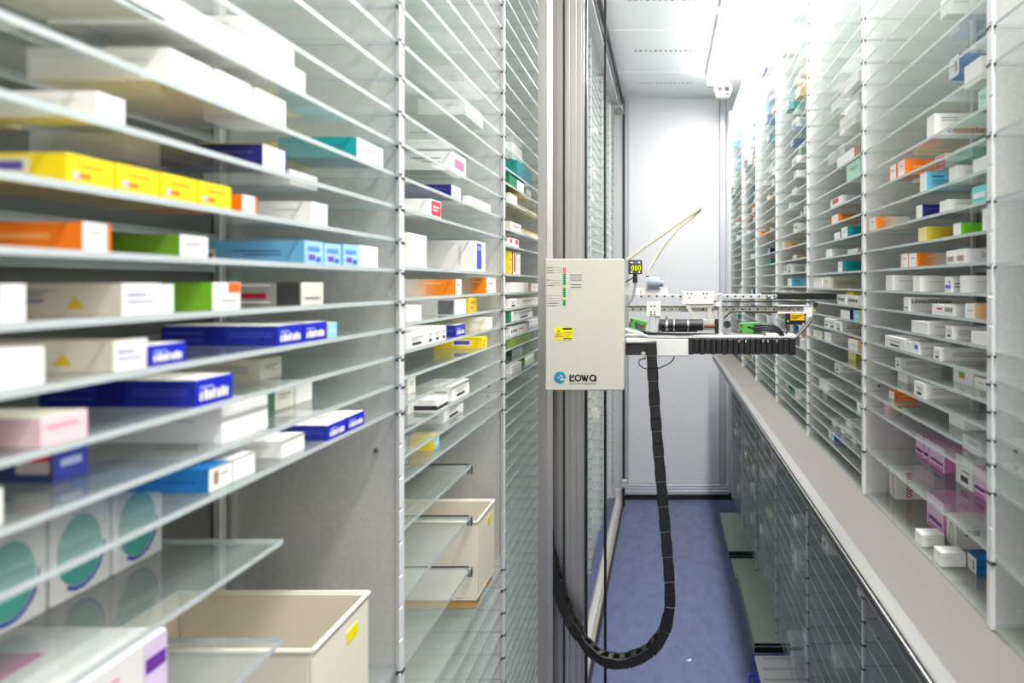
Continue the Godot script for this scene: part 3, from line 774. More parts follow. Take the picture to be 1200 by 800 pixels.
func far_cartons(side: int, levels: Array, d0: float, d1: float, count: int, codes: Array, place: String, lo: float, hi: float, joined: SurfaceTool = null) -> void:
	var used := {}
	for i in count * 4:
		if count <= 0:
			return
		var k := rng.randi_range(0, levels.size() - 2)
		var h: float = levels[k]
		var w := rng.randf_range(0.05, 0.12)
		var at := rng.randf_range(d0 + 0.03, d1 - 0.03 - w)
		if h < lo or h > hi:
			continue
		var clash := false
		for o in used.get(k, []):
			if at < o[1] + 0.004 and at + w > o[0] - 0.004:
				clash = true
		if clash:
			continue
		if not used.has(k):
			used[k] = []
		used[k].append([at, at + w])
		var gap: float = levels[k + 1] - h - 0.012
		var code: String = codes[rng.randi_range(0, codes.size() - 1)]
		if joined:
			var front := LEFT if side < 0 else RIGHT
			var s := style_of(code)
			var inn := rng.randf_range(0.004, 0.05)
			var x0 := front + side * inn
			var x1 := front + side * (inn + rng.randf_range(0.07, 0.14))
			loose_box(joined, Vector3(x0, EYE + h + 0.0003, -at - w), Vector3(x1, EYE + h + minf(gap, rng.randf_range(0.025, 0.045)), -at), lin(s.end), lin(s.side), lin(s.top))
			count -= 1
			continue
		carton(at, at + w, h, side, rng.randf_range(0.004, 0.05), minf(gap, rng.randf_range(0.025, 0.045)), rng.randf_range(0.07, 0.14), code, style_of(code).words + place, style_of(code).words + "s" + place)
		count -= 1

func loose_box(st: SurfaceTool, a: Vector3, b: Vector3, end: Color, side: Color, top: Color) -> void:
	var p := func(i: int) -> Vector3: return Vector3(b.x if i & 1 else a.x, b.y if i & 2 else a.y, b.z if i & 4 else a.z)
	for f in [[0, 2, 6, 4, end], [1, 3, 7, 5, end], [4, 5, 7, 6, side], [0, 1, 3, 2, side], [2, 3, 7, 6, top], [0, 1, 5, 4, top]]:
		var q := [p.call(f[0]), p.call(f[1]), p.call(f[2]), p.call(f[3])]
		var n: Vector3 = (q[2] - q[0]).cross(q[1] - q[0])
		if n.dot((q[0] + q[2]) / 2 - (a + b) / 2) < 0:
			q.reverse()
		quad(st, q[0], q[1], q[2], q[3], f[4])

func joined_cartons(st: SurfaceTool, label: String) -> void:
	var o := part(self, numbered("distant_medicine_boxes"), st.commit(), M.carton_board)
	o.set_meta("label", label)
	o.set_meta("category", "medicine boxes")
	o.set_meta("kind", "stuff")

func big_cartons() -> void:
	# square packs with a round teal print, on the upper short shelf
	for k in 4:
		var d0 := 0.49 + k * 0.0725
		var t := thing("dressing_pack", "white square pack with teal disc on the upper short glass shelf", "pack", pt(LEFT - 0.122, -0.3017, d0 + 0.034), "teal disc packs on the upper short shelf")
		part(t, "carton_body", bev(Vector3(0.16, 0.084, 0.068), 0.002), M.pack_white, Vector3(-0.08, 0.042, 0))
		var disc := SurfaceTool.new()
		disc.begin(Mesh.PRIMITIVE_TRIANGLES)
		var swoosh := SurfaceTool.new()
		swoosh.begin(Mesh.PRIMITIVE_TRIANGLES)
		for i in 18:
			var a := TAU * i / 18.0
			var b := TAU * (i + 1) / 18.0
			for v in [Vector3.ZERO, Vector3(0, sin(b), -cos(b)), Vector3(0, sin(a), -cos(a))]:
				disc.set_normal(Vector3(1, 0, 0))
				disc.add_vertex(Vector3(0.0004, 0.044, 0.004) + Vector3(0, v.y * 0.034, v.z * 0.026))
			if i > 11:
				var q := []
				for e in [[a, 0.039], [b, 0.039], [b, 0.035], [a, 0.035]]:
					q.append(Vector3(0.0006, 0.044 + sin(e[0]) * e[1], 0.004 - cos(e[0]) * e[1] * 0.78))
				quad(swoosh, q[3], q[2], q[1], q[0])
		part(t, "round_print", disc.commit(), M.print_teal)
		part(t, "blue_print", swoosh.commit(), M.crate_blue)
	var t := thing("wide_carton", "wide white carton with pink panel on the lower short glass shelf", "medicine box", pt(LEFT - 0.052, -0.4193, 0.59))
	part(t, "carton_body", bev(Vector3(0.23, 0.076, 0.19), 0.0015), M.pack_white, Vector3(-0.115, 0.038, 0))
	part(t, "pink_panel", bev(Vector3(0.05, 0.0006, 0.10)), M.print_pink, Vector3(-0.10, 0.0763, 0.005))
	part(t, "lilac_panel", bev(Vector3(0.0006, 0.072, 0.03)), M.print_lilac, Vector3(0.0003, 0.038, -0.08))
	part(t, "purple_print", bev(Vector3(0.0006, 0.014, 0.026)), M.ink_violet, Vector3(0.0008, 0.05, -0.08))
	for k in 4:
		part(t, "text_line", bev(Vector3(0.0006, 0.003, 0.07 - 0.012 * k)), M.print_rose, Vector3(0.0003, 0.058 - 0.011 * k, 0.0 + 0.004 * k))

# an open bin with a real inside
func bin(label: String, at: Vector3, size: Vector3, feet: bool) -> void:
	var t := thing("storage_bin", label, "bin", at)
	var w := 0.005
	var y0 := 0.022 if feet else 0.0
	var hx := size.x
	var hz := size.z / 2
	span(t, "base", Vector3(-hx, y0, -hz), Vector3(0, y0 + w, hz), M.beige_plastic)
	span(t, "front_wall", Vector3(-w, y0 + w, -hz), Vector3(0, y0 + size.y, hz), M.beige_plastic, 0.0015)
	span(t, "back_wall", Vector3(-hx, y0 + w, -hz), Vector3(-hx + w, y0 + size.y, hz), M.beige_plastic, 0.0015)
	span(t, "side_wall", Vector3(-hx + w, y0 + w, hz - w), Vector3(-w, y0 + size.y, hz), M.beige_plastic, 0.0015)
	span(t, "side_wall", Vector3(-hx + w, y0 + w, -hz), Vector3(-w, y0 + size.y, -hz + w), M.beige_plastic, 0.0015)
	var rim := [Vector3(-hx, 0, hz), Vector3(0, 0, hz), Vector3(0, 0, -hz), Vector3(-hx, 0, -hz)]
	for i in 4:
		var a: Vector3 = rim[i] + Vector3(0, y0 + size.y, 0)
		var b: Vector3 = rim[(i + 1) % 4] + Vector3(0, y0 + size.y, 0)
		cyl(t, "rim", 0.0034, a, b, M.beige_plastic, 10)
	# yellow sticker on the face to the aisle
	part(t, "yellow_sticker", bev(Vector3(0.0008, 0.018, 0.034)), M.label_yellow, Vector3(0.0004, y0 + size.y - 0.033, -0.028))
	if feet:
		for z in [-hz + 0.025, hz - 0.025]:
			span(t, "wooden_foot", Vector3(-hx, 0, z - 0.018), Vector3(-0.004, y0, z + 0.018), M.plywood, 0.001)

func at(px: float, py: float, d: float) -> Vector3:   # measured sketch units to metres at distance d
	return Vector3((px - 779.0) * d / 800.0, EYE + (333.0 - py) * d / 800.0, -d)

func u(zx: float, zy: float, d: float) -> Vector3:
	return at(700.0 + zx / 4.0, 220.0 + zy / 4.0, d)

func slab(t: Node3D, called: String, x0: float, y0: float, x1: float, y1: float, d: float, thick: float, m: Material, b := 0.0008) -> MeshInstance3D:
	var p := u(x0, y0, d)
	var q := u(x1, y1, d)
	return span(t, called, p - t.position, Vector3(q.x, q.y, q.z - thick) - t.position, m, b)

func holes(t: MeshInstance3D, xs: Array, y: float, d: float, r: float, m: Material) -> void:
	var base: Vector3 = t.get_parent().position + t.position
	for x in xs:
		var p := u(x, y, d) - base
		cyl(t, "bolt_hole", r, p - Vector3(0, 0, 0.002), p + Vector3(0, 0, 0.0006), m, 12)

func build_mast() -> void:
	var d := 2.25
	var base := at(660, 333, d)
	base.y = 0.0
	var t := thing("robot_mast", "tall aluminium mast with grooves running from floor rail to ceiling rail", "mast", base)
	var k := d / 800.0
	var tall := EYE + 1.52
	# outline in (x, depth), pushed upright
	var px := func(x: float) -> float: return (x - 660.0) * k
	var profile := PackedVector2Array()
	var rows := [[662, .0], [662, .004], [664, .004], [664, .0], [667, .0], [667, .009], [669.5, .009], [669.5, .0], [675, .0], [675, .008], [677.5, .008], [677.5, .0], [681.5, .0], [681.5, .006], [684, .006], [684, .12], [662, .12]]
	for r in rows:
		profile.append(Vector2(px.call(r[0]), -r[1]))
	var up := Vector3(-PI / 2, 0, 0)
	part(t, "main_extrusion", pushed(profile_up(profile), 0.06, tall), M.mast_aluminium, Vector3.ZERO, up)
	var flange := PackedVector2Array()
	for r in [[635, -.07], [645.3, -.07], [645.3, -.067], [651.4, -.064], [651.4, -.060], [636.2, -.060], [636.2, .06], [635, .06]]:
		flange.append(Vector2(px.call(r[0]), -r[1]))
	part(t, "side_profile", pushed(profile_up(flange), 0.06, tall), M.mast_aluminium, Vector3.ZERO, up)
	span(t, "channel_plate", Vector3(px.call(636.4), 0.06, -0.012), Vector3(px.call(661.8), tall, -0.004), M.mast_aluminium)
	span(t, "rack_strip", Vector3(px.call(659.8), 0.06, 0.0), Vector3(px.call(661.6), tall, 0.004), M.dark_steel)
	span(t, "foot_plate", Vector3(px.call(628), 0.06, -0.13), Vector3(px.call(690), 0.09, 0.05), M.dark_steel, 0.003)
	# two toothed belts
	for bx in [686.0, 708.5]:
		var st := SurfaceTool.new()
		st.begin(Mesh.PRIMITIVE_TRIANGLES)
		var n := int((tall - 0.1) / 0.0066)
		var x0 := -0.0016
		var hz := 0.008
		var belt := part(t, "drive_belt", null, M.rubber_black, Vector3(px.call(bx), 0.08, 0.0))
		for i in n:
			var y := i * 0.0066
			for e in [[0.0, 0.0036, 0.0082], [0.0036, 0.0066, 0.0044]]:
				var a := Vector3(x0, y + e[0], hz)
				var b := Vector3(x0 + e[2], y + e[1], hz)
				quad(st, Vector3(a.x, b.y, hz), Vector3(b.x, b.y, hz), Vector3(b.x, a.y, hz), Vector3(a.x, a.y, hz))
				quad(st, Vector3(b.x, b.y, hz), Vector3(b.x, b.y, -hz), Vector3(b.x, a.y, -hz), Vector3(b.x, a.y, hz))
			quad(st, Vector3(x0 + .0044, y + .0036, hz), Vector3(x0 + .0044, y + .0036, -hz), Vector3(x0 + .0082, y + .0036, -hz), Vector3(x0 + .0082, y + .0036, hz))
		var top := n * 0.0066
		quad(st, Vector3(x0, top, -hz), Vector3(x0, top, hz), Vector3(x0, 0, hz), Vector3(x0, 0, -hz))
		quad(st, Vector3(x0 + .0044, top, -hz), Vector3(x0, top, -hz), Vector3(x0, 0, -hz), Vector3(x0 + .0044, 0, -hz))
		belt.mesh = st.commit()
	# carriage cheek seen beside the cover
	span(t, "belt_plate", Vector3(px.call(684), 0.06, -0.03), Vector3(px.call(712), 0.09, 0.0), M.dark_steel, 0.002)
	span(t, "belt_head", Vector3(px.call(684), tall - 0.04, -0.04), Vector3(px.call(712), tall, 0.0), M.dark_steel, 0.002)

func profile_up(p: PackedVector2Array) -> PackedVector2Array:
	# (x, z) plan turned so that pushing along local z, then tipping by -90 degrees about x, stands it up
	var r := PackedVector2Array()
	for v in p:
		r.append(Vector2(v.x, -v.y))
	return r

func build_rails() -> void:
	var floor_x := -0.385
	var t := thing("floor_rail", "long floor rail of brown-grey steel beneath the mast", "rail", Vector3(floor_x, 0, -3.2))
	span(t, "rail_beam", Vector3(-0.05, 0, -2.7), Vector3(0.02, 0.05, 2.7), M.worn_steel, 0.004)
	span(t, "running_edge", Vector3(-0.035, 0.05, -2.7), Vector3(0.0, 0.062, 2.7), M.aluminium, 0.002)
	span(t, "rail_lip", Vector3(0.02, 0, -2.7), Vector3(0.032, 0.036, 2.7), M.dark_steel, 0.001)
	span(t, "end_stop", Vector3(-0.045, 0.05, -2.74), Vector3(0.02, 0.14, -2.69), M.aluminium, 0.003)
	var c := thing("ceiling_rail", "long aluminium guide rail under the ceiling above the mast", "rail", Vector3(-0.41, EYE + 1.535, -3.2))
	span(c, "rail_beam", Vector3(-0.045, 0, -2.65), Vector3(0.02, 0.05, 2.7), M.aluminium, 0.004)
	span(c, "rail_groove", Vector3(0.02, 0.012, -2.65), Vector3(0.026, 0.03, 2.7), M.dark_steel)
	span(c, "upper_rail", Vector3(0.03, 0.045, -2.8), Vector3(0.055, 0.07, 2.7), M.dark_steel, 0.002)
	for z in [-2.3, -0.9, 0.6, 2.0]:
		span(c, "hanger", Vector3(-0.03, 0.05, z), Vector3(0.045, CEIL - 1.535, z + 0.05), M.frame_grey, 0.002)
	span(c, "end_clamp", Vector3(-0.03, -0.07, -2.72), Vector3(0.045, 0.0, -2.65), M.aluminium, 0.006)
	cyl(c, "end_roller", 0.028, Vector3(0.02, -0.05, -2.66), Vector3(0.02, -0.05, -2.62), M.screw_steel, 18)
	var g := thing("guide_post", "thin dark upright post at the end of the robot aisle", "post", Vector3(-0.352, 0, -5.87))
	span(g, "upright", Vector3(-0.012, 0.0, -0.012), Vector3(0.01, EYE + 1.46, 0.012), M.dark_steel, 0.001)
	span(g, "foot_bracket", Vector3(-0.012, 0.18, 0.012), Vector3(0.03, 0.24, 0.06), M.aluminium, 0.003)

func build_cover() -> void:
	var d := 2.08
	var a := at(639, 303, d)
	var b := at(731, 457.5, d)
	var t := thing("control_cover", "ivory metal control box cover with teal emblem, yellow sticker and status light strip", "control box", Vector3((a.x + b.x) / 2, b.y, -d))
	var w := b.x - a.x
	var h := a.y - b.y
	span(t, "cover", Vector3(-w / 2, 0, -0.075), Vector3(w / 2, h, 0), M.cover_ivory, 0.003)
	span(t, "mounting_back", Vector3(-w / 2 + 0.012, 0.015, -0.095), Vector3(w / 2 - 0.012, h - 0.015, -0.075), M.dark_steel)
	var k := d / 800.0
	var q := func(x: float, y: float) -> Vector3: return Vector3((x - 685.0) * k, (457.5 - y) * k, 0.0)
	# status strip: 22 cells
	var cells := [["strip_red", 3], ["strip_green", 6], ["label_yellow", 1], ["strip_green", 5], ["label_yellow", 1], ["strip_green", 3]]
	var y := 313.5
	for c in cells:
		for i in c[1]:
			var p: Vector3 = q.call(659.8, y)
			var r: Vector3 = q.call(663.0, y + 1.75)
			span(t, "status_cell", p, r + Vector3(0, 0, 0.0012), M[c[0]])
			if c[0] != "label_yellow":
				span(t, "status_window", q.call(660.8, y + 0.5) + Vector3(0, 0, 0.0012), q.call(662.0, y + 1.25) + Vector3(0, 0, 0.0016), M.paper_white if c[0] == "strip_red" else M.ink_black)
			y += 2.28
		y += 0.3
	for e in [[640.8, 658.2, 313.2], [640.8, 658.2, 316.4], [640.8, 658.2, 319.4], [640.8, 657.8, 328.4], [640.8, 657.8, 331.5], [640.8, 657.8, 334.3], [640.5, 657, 346.3], [640.5, 657, 349.3], [640.5, 657, 352.3], [640.5, 656, 354.8], [640.5, 655.5, 357.8], [668, 682, 322.1], [668, 682, 325.1], [668, 682, 328.1], [668, 681.5, 333.4], [668, 681.5, 336.3], [666.5, 668.5, 339.3], [666.5, 668.5, 342.4], [666.5, 668.5, 345.4], [666.5, 668.5, 348.4]]:
		span(t, "caption_line", q.call(e[0], e[2]), q.call(e[1], e[2] + 0.28) + Vector3(0, 0, 0.0005), M.ink_grey)
	for e in [[641, 648, 313.6], [641, 648, 316.8], [641, 648, 319.8], [641, 644.5, 328.0], [641, 649, 334.6], [642, 654, 355.2], [641, 651, 358.1], [668, 676, 322.1], [668, 676, 325.1], [668, 676, 328.1], [677, 682, 322.1], [677, 682, 325.1], [677, 682, 328.1], [669, 681, 333.5], [669, 681, 336.5]]:
		span(t, "caption_text", q.call(e[0], e[2] - 0.5), q.call(e[1], e[2] + 0.35) + Vector3(0, 0, 0.0004), M.ink_grey)
	# yellow warning sticker
	var s := span(t, "warning_sticker", q.call(649.6, 382.8), q.call(671.0, 398.4) + Vector3(0, 0, 0.001), M.label_yellow)
	var tri_ := SurfaceTool.new()
	tri_.begin(Mesh.PRIMITIVE_TRIANGLES)
	var o := s.position
	var corner := [q.call(654.5, 386.6) - o, q.call(659.4, 394.8) - o, q.call(649.9, 394.8) - o]
	var inner := [q.call(654.5, 388.0) - o, q.call(658.4, 394.2) - o, q.call(650.9, 394.2) - o]
	var lift := Vector3(0, 0, 0.0012)
	for i in 3:
		quad(tri_, corner[i] + lift, corner[(i + 1) % 3] + lift, inner[(i + 1) % 3] + lift, inner[i] + lift)
	part(s, "warning_triangle", tri_.commit(), M.ink_black)
	cyl(s, "hazard_mark", 1.0 * k, q.call(654.5, 391.9) - o, q.call(654.5, 391.9) - o + Vector3(0, 0, 0.0014), M.ink_black, 12)
	cyl(s, "hazard_mark", 0.6 * k, q.call(660.7, 390.3) - o, q.call(660.7, 390.3) - o + Vector3(0, 0, 0.0014), M.ink_black, 10)
	for e in [[659.5, 670.3, 384.0, 386.2], [662.3, 670, 389.2, 389.8], [662.3, 669, 391, 391.6], [660, 667, 393.6, 394.0], [660, 669.8, 396, 397.4]]:
		span(s, "sticker_text", q.call(e[0], e[2]) - o, q.call(e[1], e[3]) - o + Vector3(0, 0, 0.0011), M.ink_black if e[2] < 387 else M.ink_grey)
	# emblem: teal disc with a cut curl, and the name
	var c0: Vector3 = q.call(656.2, 442.3)
	var R := 7.1 * k
	var emblem := cyl(t, "emblem_disc", R, c0, c0 + Vector3(0, 0, 0.001), M.logo_teal, 40)
	emblem.name = "emblem_disc"
	var f := Vector3(0, 0, 0.0014)
	span(t, "emblem_curl", c0 + Vector3(-2.2 * k, -3.0 * k, 0), c0 + Vector3(-0.2 * k, 3.2 * k, 0) + f, M.cover_ivory)
	span(t, "emblem_curl", c0 + Vector3(-2.2 * k, 1.4 * k, 0), c0 + Vector3(1.9 * k, 3.4 * k, 0) + f, M.cover_ivory)
	span(t, "emblem_curl", c0 + Vector3(-2.2 * k, -3.2 * k, 0), c0 + Vector3(7.2 * k, -1.2 * k, 0) + f, M.cover_ivory)
	span(t, "emblem_curl", c0 + Vector3(1.6 * k, 0.0 * k, 0), c0 + Vector3(3.4 * k, 2.4 * k, 0) + f, M.cover_ivory)
	# the name in square-cornered letters: r o w a
	var ink := M.ink_black as Material
	var bar := func(x0: float, y0: float, x1: float, y1: float) -> void: span(t, "name_stroke", q.call(x0, y0), q.call(x1, y1) + Vector3(0, 0, 0.001), ink)
	bar.call(667.4, 438.6, 669.2, 446.8)
	bar.call(667.4, 445.0, 673.0, 446.8)
	bar.call(669.2, 440.8, 671.6, 442.6)
	bar.call(670.6, 438.6, 672.8, 441.4)
	ring(t, q.call(677.4, 442.7), 4.1 * k, 2.3 * k, ink)
	for s2 in [[681.8, 439.0, 684.0, 446.4], [684.6, 439.0, 687.2, 446.8], [687.2, 446.6, 689.0, 439.0]]:
		var p0: Vector3 = q.call(s2[0], s2[1])
		var p1: Vector3 = q.call(s2[2], s2[3])
		stroke(t, p0, p1, 1.8 * k, ink)
	stroke(t, q.call(684.0, 446.4), q.call(685.4, 440.4), 1.8 * k, ink)
	ring(t, q.call(694.6, 442.7), 4.1 * k, 2.3 * k, ink)
	bar.call(697.0, 440.0, 698.9, 446.8)
	lettering(t, "small_lettering", "Automatisierungstechnik", 1.9 * k, M.ink_grey, q.call(683.2, 449.3) + Vector3(0, 0, 0.0004), Vector3.ZERO, 400, 32.0 * k)

func ring(t: Node3D, c: Vector3, r: float, r_in: float, m: Material) -> void:
	var st := SurfaceTool.new()
	st.begin(Mesh.PRIMITIVE_TRIANGLES)
	for i in 28:
		var a := TAU * i / 28.0
		var b := TAU * (i + 1) / 28.0
		var A := Vector3(cos(a), sin(a), 0)
		var B := Vector3(cos(b), sin(b), 0)
		quad(st, A * r, A * r_in, B * r_in, B * r)
	part(t, "name_stroke", st.commit(), m, c + Vector3(0, 0, 0.001))

func stroke(t: Node3D, a: Vector3, b: Vector3, w: float, m: Material) -> void:
	var n := (b - a).normalized().cross(Vector3(0, 0, 1)) * w / 2
	var st := SurfaceTool.new()
	st.begin(Mesh.PRIMITIVE_TRIANGLES)
	quad(st, a + n, a - n, b - n, b + n)
	part(t, "name_stroke", st.commit(), m, Vector3(0, 0, 0.001))

func build_head() -> void:
	var d := 2.2
	var base := u(430, 795, d)
	var t := thing("picking_head", "robot picking head with steel guide rails, motor, cables and black gripper bar", "robot head", base)
	# carrying beam from the mast
	slab(t, "carrier_beam", 60, 690, 235, 735, d + 0.06, 0.05, M.white_enamel)
	slab(t, "upper_carrier", 60, 470, 330, 502, d + 0.02, 0.04, M.white_enamel)
	slab(t, "pump_block", 205, 470, 330, 502, d + 0.005, 0.03, M.white_enamel)
	# rails with bolts
	var r1 := slab(t, "upper_rail", 178, 500, 848, 521, d, 0.02, M.aluminium)
	holes(r1, [206, 242, 279, 315, 352, 388, 610, 647, 684, 721, 757, 795, 830], 509, d, 0.0032, M.dark_steel)
	var r2 := slab(t, "lower_rail", 134, 560, 1000, 580, d + 0.012, 0.02, M.worn_steel)
	holes(r2, [168, 204, 314, 350, 387, 423, 497, 606, 640, 677, 714, 752, 790, 828, 865, 902, 940, 975], 569, d + 0.012, 0.003, M.ink_black)
	slab(t, "lower_rail_cap", 134, 554, 1000, 560, d + 0.016, 0.016, M.dark_steel)
	# carriage plate and brackets
	var cp := slab(t, "carriage_plate", 397, 486, 546, 545, d - 0.012, 0.012, M.white_enamel)
	holes(cp, [424, 441, 497, 514], 495, d - 0.012, 0.0026, M.ink_black)
	holes(cp, [432, 506], 516, d - 0.012, 0.002, M.ink_black)
	slab(cp_holder(t), "carriage_arm", 415, 545, 546, 562, d - 0.006, 0.012, M.cover_ivory)
	var arm := PackedVector2Array([Vector2(0, 0), Vector2(0.012, 0), Vector2(0.052, -0.05), Vector2(0.038, -0.05)])
	part(t, "diagonal_brace", pushed(arm, 0.0, 0.01), M.cover_ivory, u(415, 560, d - 0.004) - base)
	slab(t, "carriage_leg", 516, 560, 536, 640, d - 0.004, 0.012, M.cover_ivory)
	var br := slab(t, "clamp_bracket", 230, 535, 297, 602, d - 0.012, 0.012, M.white_enamel)
	holes(br, [252, 269], 554, d - 0.012, 0.0028, M.ink_black)
	holes(br, [252, 269], 582, d - 0.012, 0.0028, M.ink_black)
	holes(br, [252, 269], 595, d - 0.012, 0.0028, M.ink_black)
	slab(t, "bracket_leg", 244, 602, 274, 690, d - 0.008, 0.01, M.aluminium)
	slab(t, "bracket_stem", 274, 602, 296, 690, d - 0.004, 0.01, M.white_enamel)
	# middle upright with its pulley
	slab(t, "centre_upright", 569, 494, 585, 692, d - 0.016, 0.012, M.aluminium)
	slab(t, "upright_block", 545, 575, 580, 605, d - 0.006, 0.02, M.cover_ivory)
	slab(t, "bright_block", 556, 535, 580, 556, d - 0.018, 0.012, M.paper_white)
	slab(t, "pulley_guard", 552, 615, 574, 690, d - 0.01, 0.02, M.dark_steel, 0.002)
	cyl(t, "pulley", 0.012, u(608, 640, d) - base, u(608, 640, d - 0.02) - base, M.dark_steel, 20)
	slab(t, "gear_block", 496, 618, 552, 668, d - 0.002, 0.026, M.cover_ivory, 0.002)
	cyl(t, "gear_shaft", 0.006, u(500, 648, d - 0.012) - base, u(552, 648, d - 0.012) - base, M.board_brown, 12)
	# gripper bar reaching into the shelving
	slab(t, "gripper_bar", 845, 491, 1122, 522, d - 0.004, 0.03, M.black_plastic, 0.002)
	slab(t, "gripper_cover", 770, 488, 916, 496, d - 0.002, 0.02, M.dark_steel)
	for e in [[800, 815], [835, 850]]:
		var p := u(e[0], 520, d - 0.008) - base
		cyl(t, "clip_finger", 0.0022, p + Vector3(-0.006, -0.002, 0), p + Vector3(0.008, 0.006, 0), M.dark_steel, 8)
	# drive belt and end roller
	slab(t, "drive_strap", 546, 530, 1020, 536, d - 0.006, 0.01, M.rubber_black)
	cyl(t, "end_roller", 0.0085, u(1023, 548, d - 0.006) - base, u(1023, 548, d + 0.02) - base, M.black_plastic, 18)
	slab(t, "end_plate", 1000, 545, 1012, 600, d, 0.016, M.aluminium)
	slab(t, "amber_lens", 1014, 568, 1022, 580, d - 0.004, 0.01, M.label_amber)
	slab(t, "white_guide", 845, 548, 995, 556, d - 0.002, 0.012, M.white_enamel)
	slab(t, "lower_guide", 845, 581, 1000, 590, d - 0.002, 0.012, M.white_enamel)
	slab(t, "black_guide", 695, 579, 845, 587, d - 0.002, 0.012, M.black_plastic)
	# sensor with yellow label
	var sn := slab(t, "laser_sensor", 886, 588, 975, 642, d - 0.004, 0.03, M.black_plastic, 0.002)
	var sp := sn.position + base
	var la := u(905, 590, d - 0.004)
	var lb := u(970, 621, d - 0.004)
	span(sn, "yellow_label", la - sp, lb - sp + Vector3(0, 0, 0.001), M.label_amber)
	for k in 3:
		var c0 := u(910, 598 + k * 7, d - 0.0052) - sp
		span(sn, "label_text", c0, c0 + Vector3(0.034 - k * 0.008, -0.002, 0.0004), M.ink_black)
	for e in [[893, 624], [966, 638]]:
		cyl(sn, "screw", 0.0035, u(e[0], e[1], d - 0.004) - sp, u(e[0], e[1], d - 0.007) - sp, M.screw_steel, 12)
	slab(t, "sensor_plate", 968, 560, 1006, 606, d - 0.006, 0.008, M.white_enamel)
	cyl(t, "plate_screw", 0.004, u(974, 595, d - 0.006) - base, u(974, 595, d - 0.009) - base, M.ink_black, 10)
	part(t, "strut", tube([u(1002, 612, d - 0.004) - base, u(985, 640, d - 0.004) - base, u(958, 670, d - 0.004) - base, u(930, 700, d - 0.004) - base], 0.0058, 10), M.screw_steel)
	part(t, "sensor_cable", tube([u(888, 600, d - 0.004) - base, u(884, 640, d - 0.004) - base, u(892, 665, d - 0.004) - base, u(880, 692, d - 0.004) - base], 0.0022, 8), M.dark_steel)
	# motor with bands
	var ax := 643.0
	cyl(t, "motor_body", 0.0185, u(290, ax, d - 0.02) - base, u(495, ax, d - 0.02) - base, M.black_plastic, 32)
	for e in [[320, 331], [356, 362], [422, 428]]:
		cyl(t, "motor_band", 0.0196, u(e[0], ax, d - 0.02) - base, u(e[1], ax, d - 0.02) - base, M.screw_steel, 32)
	cyl(t, "band_screw", 0.004, u(318, 612, d - 0.035) - base, u(330, 606, d - 0.035) - base, M.screw_steel, 12)
	slab(t, "motor_foot", 300, 668, 470, 676, d - 0.004, 0.03, M.dark_steel)
	# tray
	slab(t, "tray_rim", 235, 695, 932, 704, d - 0.03, 0.006, M.aluminium)
	slab(t, "tray_floor", 235, 688, 932, 697, d - 0.024, 0.07, M.white_enamel)
	part(t, "tray_slope", bev(Vector3(0.082, 0.004, 0.06), 0.001), M.white_enamel, u(185, 678, d + 0.005) - base, Vector3(0, 0, -0.30))
	# connector boards with wires
	for e in [[190, 640, 80, 46, -0.25], [716, 657, 104, 52, 0.05]]:
		var c := u(e[0], e[1], d - 0.01) - base
		var b := part(t, "connector_board", bev(Vector3(e[2] * 0.0006875, e[3] * 0.0006875, 0.014), 0.0015), M.board_green, c, Vector3(0, 0, e[4]))
		for s in [[-0.4, 0.28], [-0.42, -0.22], [0.36, 0.05]]:
			part(b, "terminal", bev(Vector3(0.007, 0.011, 0.016), 0.001), M.board_brown, Vector3(s[0] * e[2] * 0.0006875, s[1] * e[3] * 0.0006875, 0.001))
		for k in 4:
			cyl(b, "wire_socket", 0.0034, Vector3(-0.006 + k * 0.006, 0.004 - k * 0.002, 0.005), Vector3(-0.006 + k * 0.006, 0.004 - k * 0.002, 0.009), M.ink_black, 10)
	for k in 4:
		part(t, "loom_wire", tube([u(178 + k * 9, 632 + k * 6, d - 0.018) - base, u(196 + k * 8, 662 + k * 3, d - 0.026) - base, u(228, 674 + k * 3, d - 0.026) - base, u(300, 682 + k * 2, d - 0.022) - base, u(420, 684 + k * 2, d - 0.022) - base, u(560, 684 + k * 2, d - 0.018) - base], 0.0028, 8), M.cable_blue)
	for k in 3:
		part(t, "loom_wire", tube([u(735, 646 + k * 12, d - 0.018) - base, u(780, 643 + k * 10, d - 0.022) - base, u(825, 648 + k * 10, d - 0.024) - base, u(855, 668 + k * 6, d - 0.024) - base, u(872 - k * 6, 694, d - 0.022) - base], 0.0055, 10), M.cable_blue)
	part(t, "flat_loom", tube([u(590, 686, d - 0.016) - base, u(700, 688, d - 0.016) - base, u(790, 688, d - 0.02) - base], 0.005, 8), M.cable_blue)
	part(t, "thin_cable", tube([u(592, 612, d - 0.006) - base, u(606, 600, d - 0.006) - base, u(630, 582, d - 0.006) - base, u(690, 577, d - 0.006) - base], 0.0024, 8), M.black_plastic)
	# white end housing, chain bracket and horizontal chain
	slab(t, "white_housing", 270, 709, 427, 790, d - 0.045, 0.05, M.white_enamel, 0.003)
	slab(t, "housing_shelf", 132, 706, 275, 726, d - 0.03, 0.05, M.white_enamel, 0.002)
	slab(t, "chain_bracket", 132, 732, 272, 784, d - 0.02, 0.03, M.dark_steel, 0.002)
	for k in 18:
		var x0 := 427 + k * 26.3
		slab(t, "chain_link", x0, 706 + (2 if k % 2 else 0), x0 + 24.8, 782 - (3 if k % 2 else 0), d - 0.035 - (0.002 if k % 2 else 0.0), 0.034, M.chain_plastic, 0.002)
	slab(t, "chain_core", 430, 714, 898, 774, d - 0.028, 0.02, M.chain_plastic)
	slab(t, "chain_end", 900, 704, 930, 786, d - 0.038, 0.04, M.chain_plastic, 0.003)
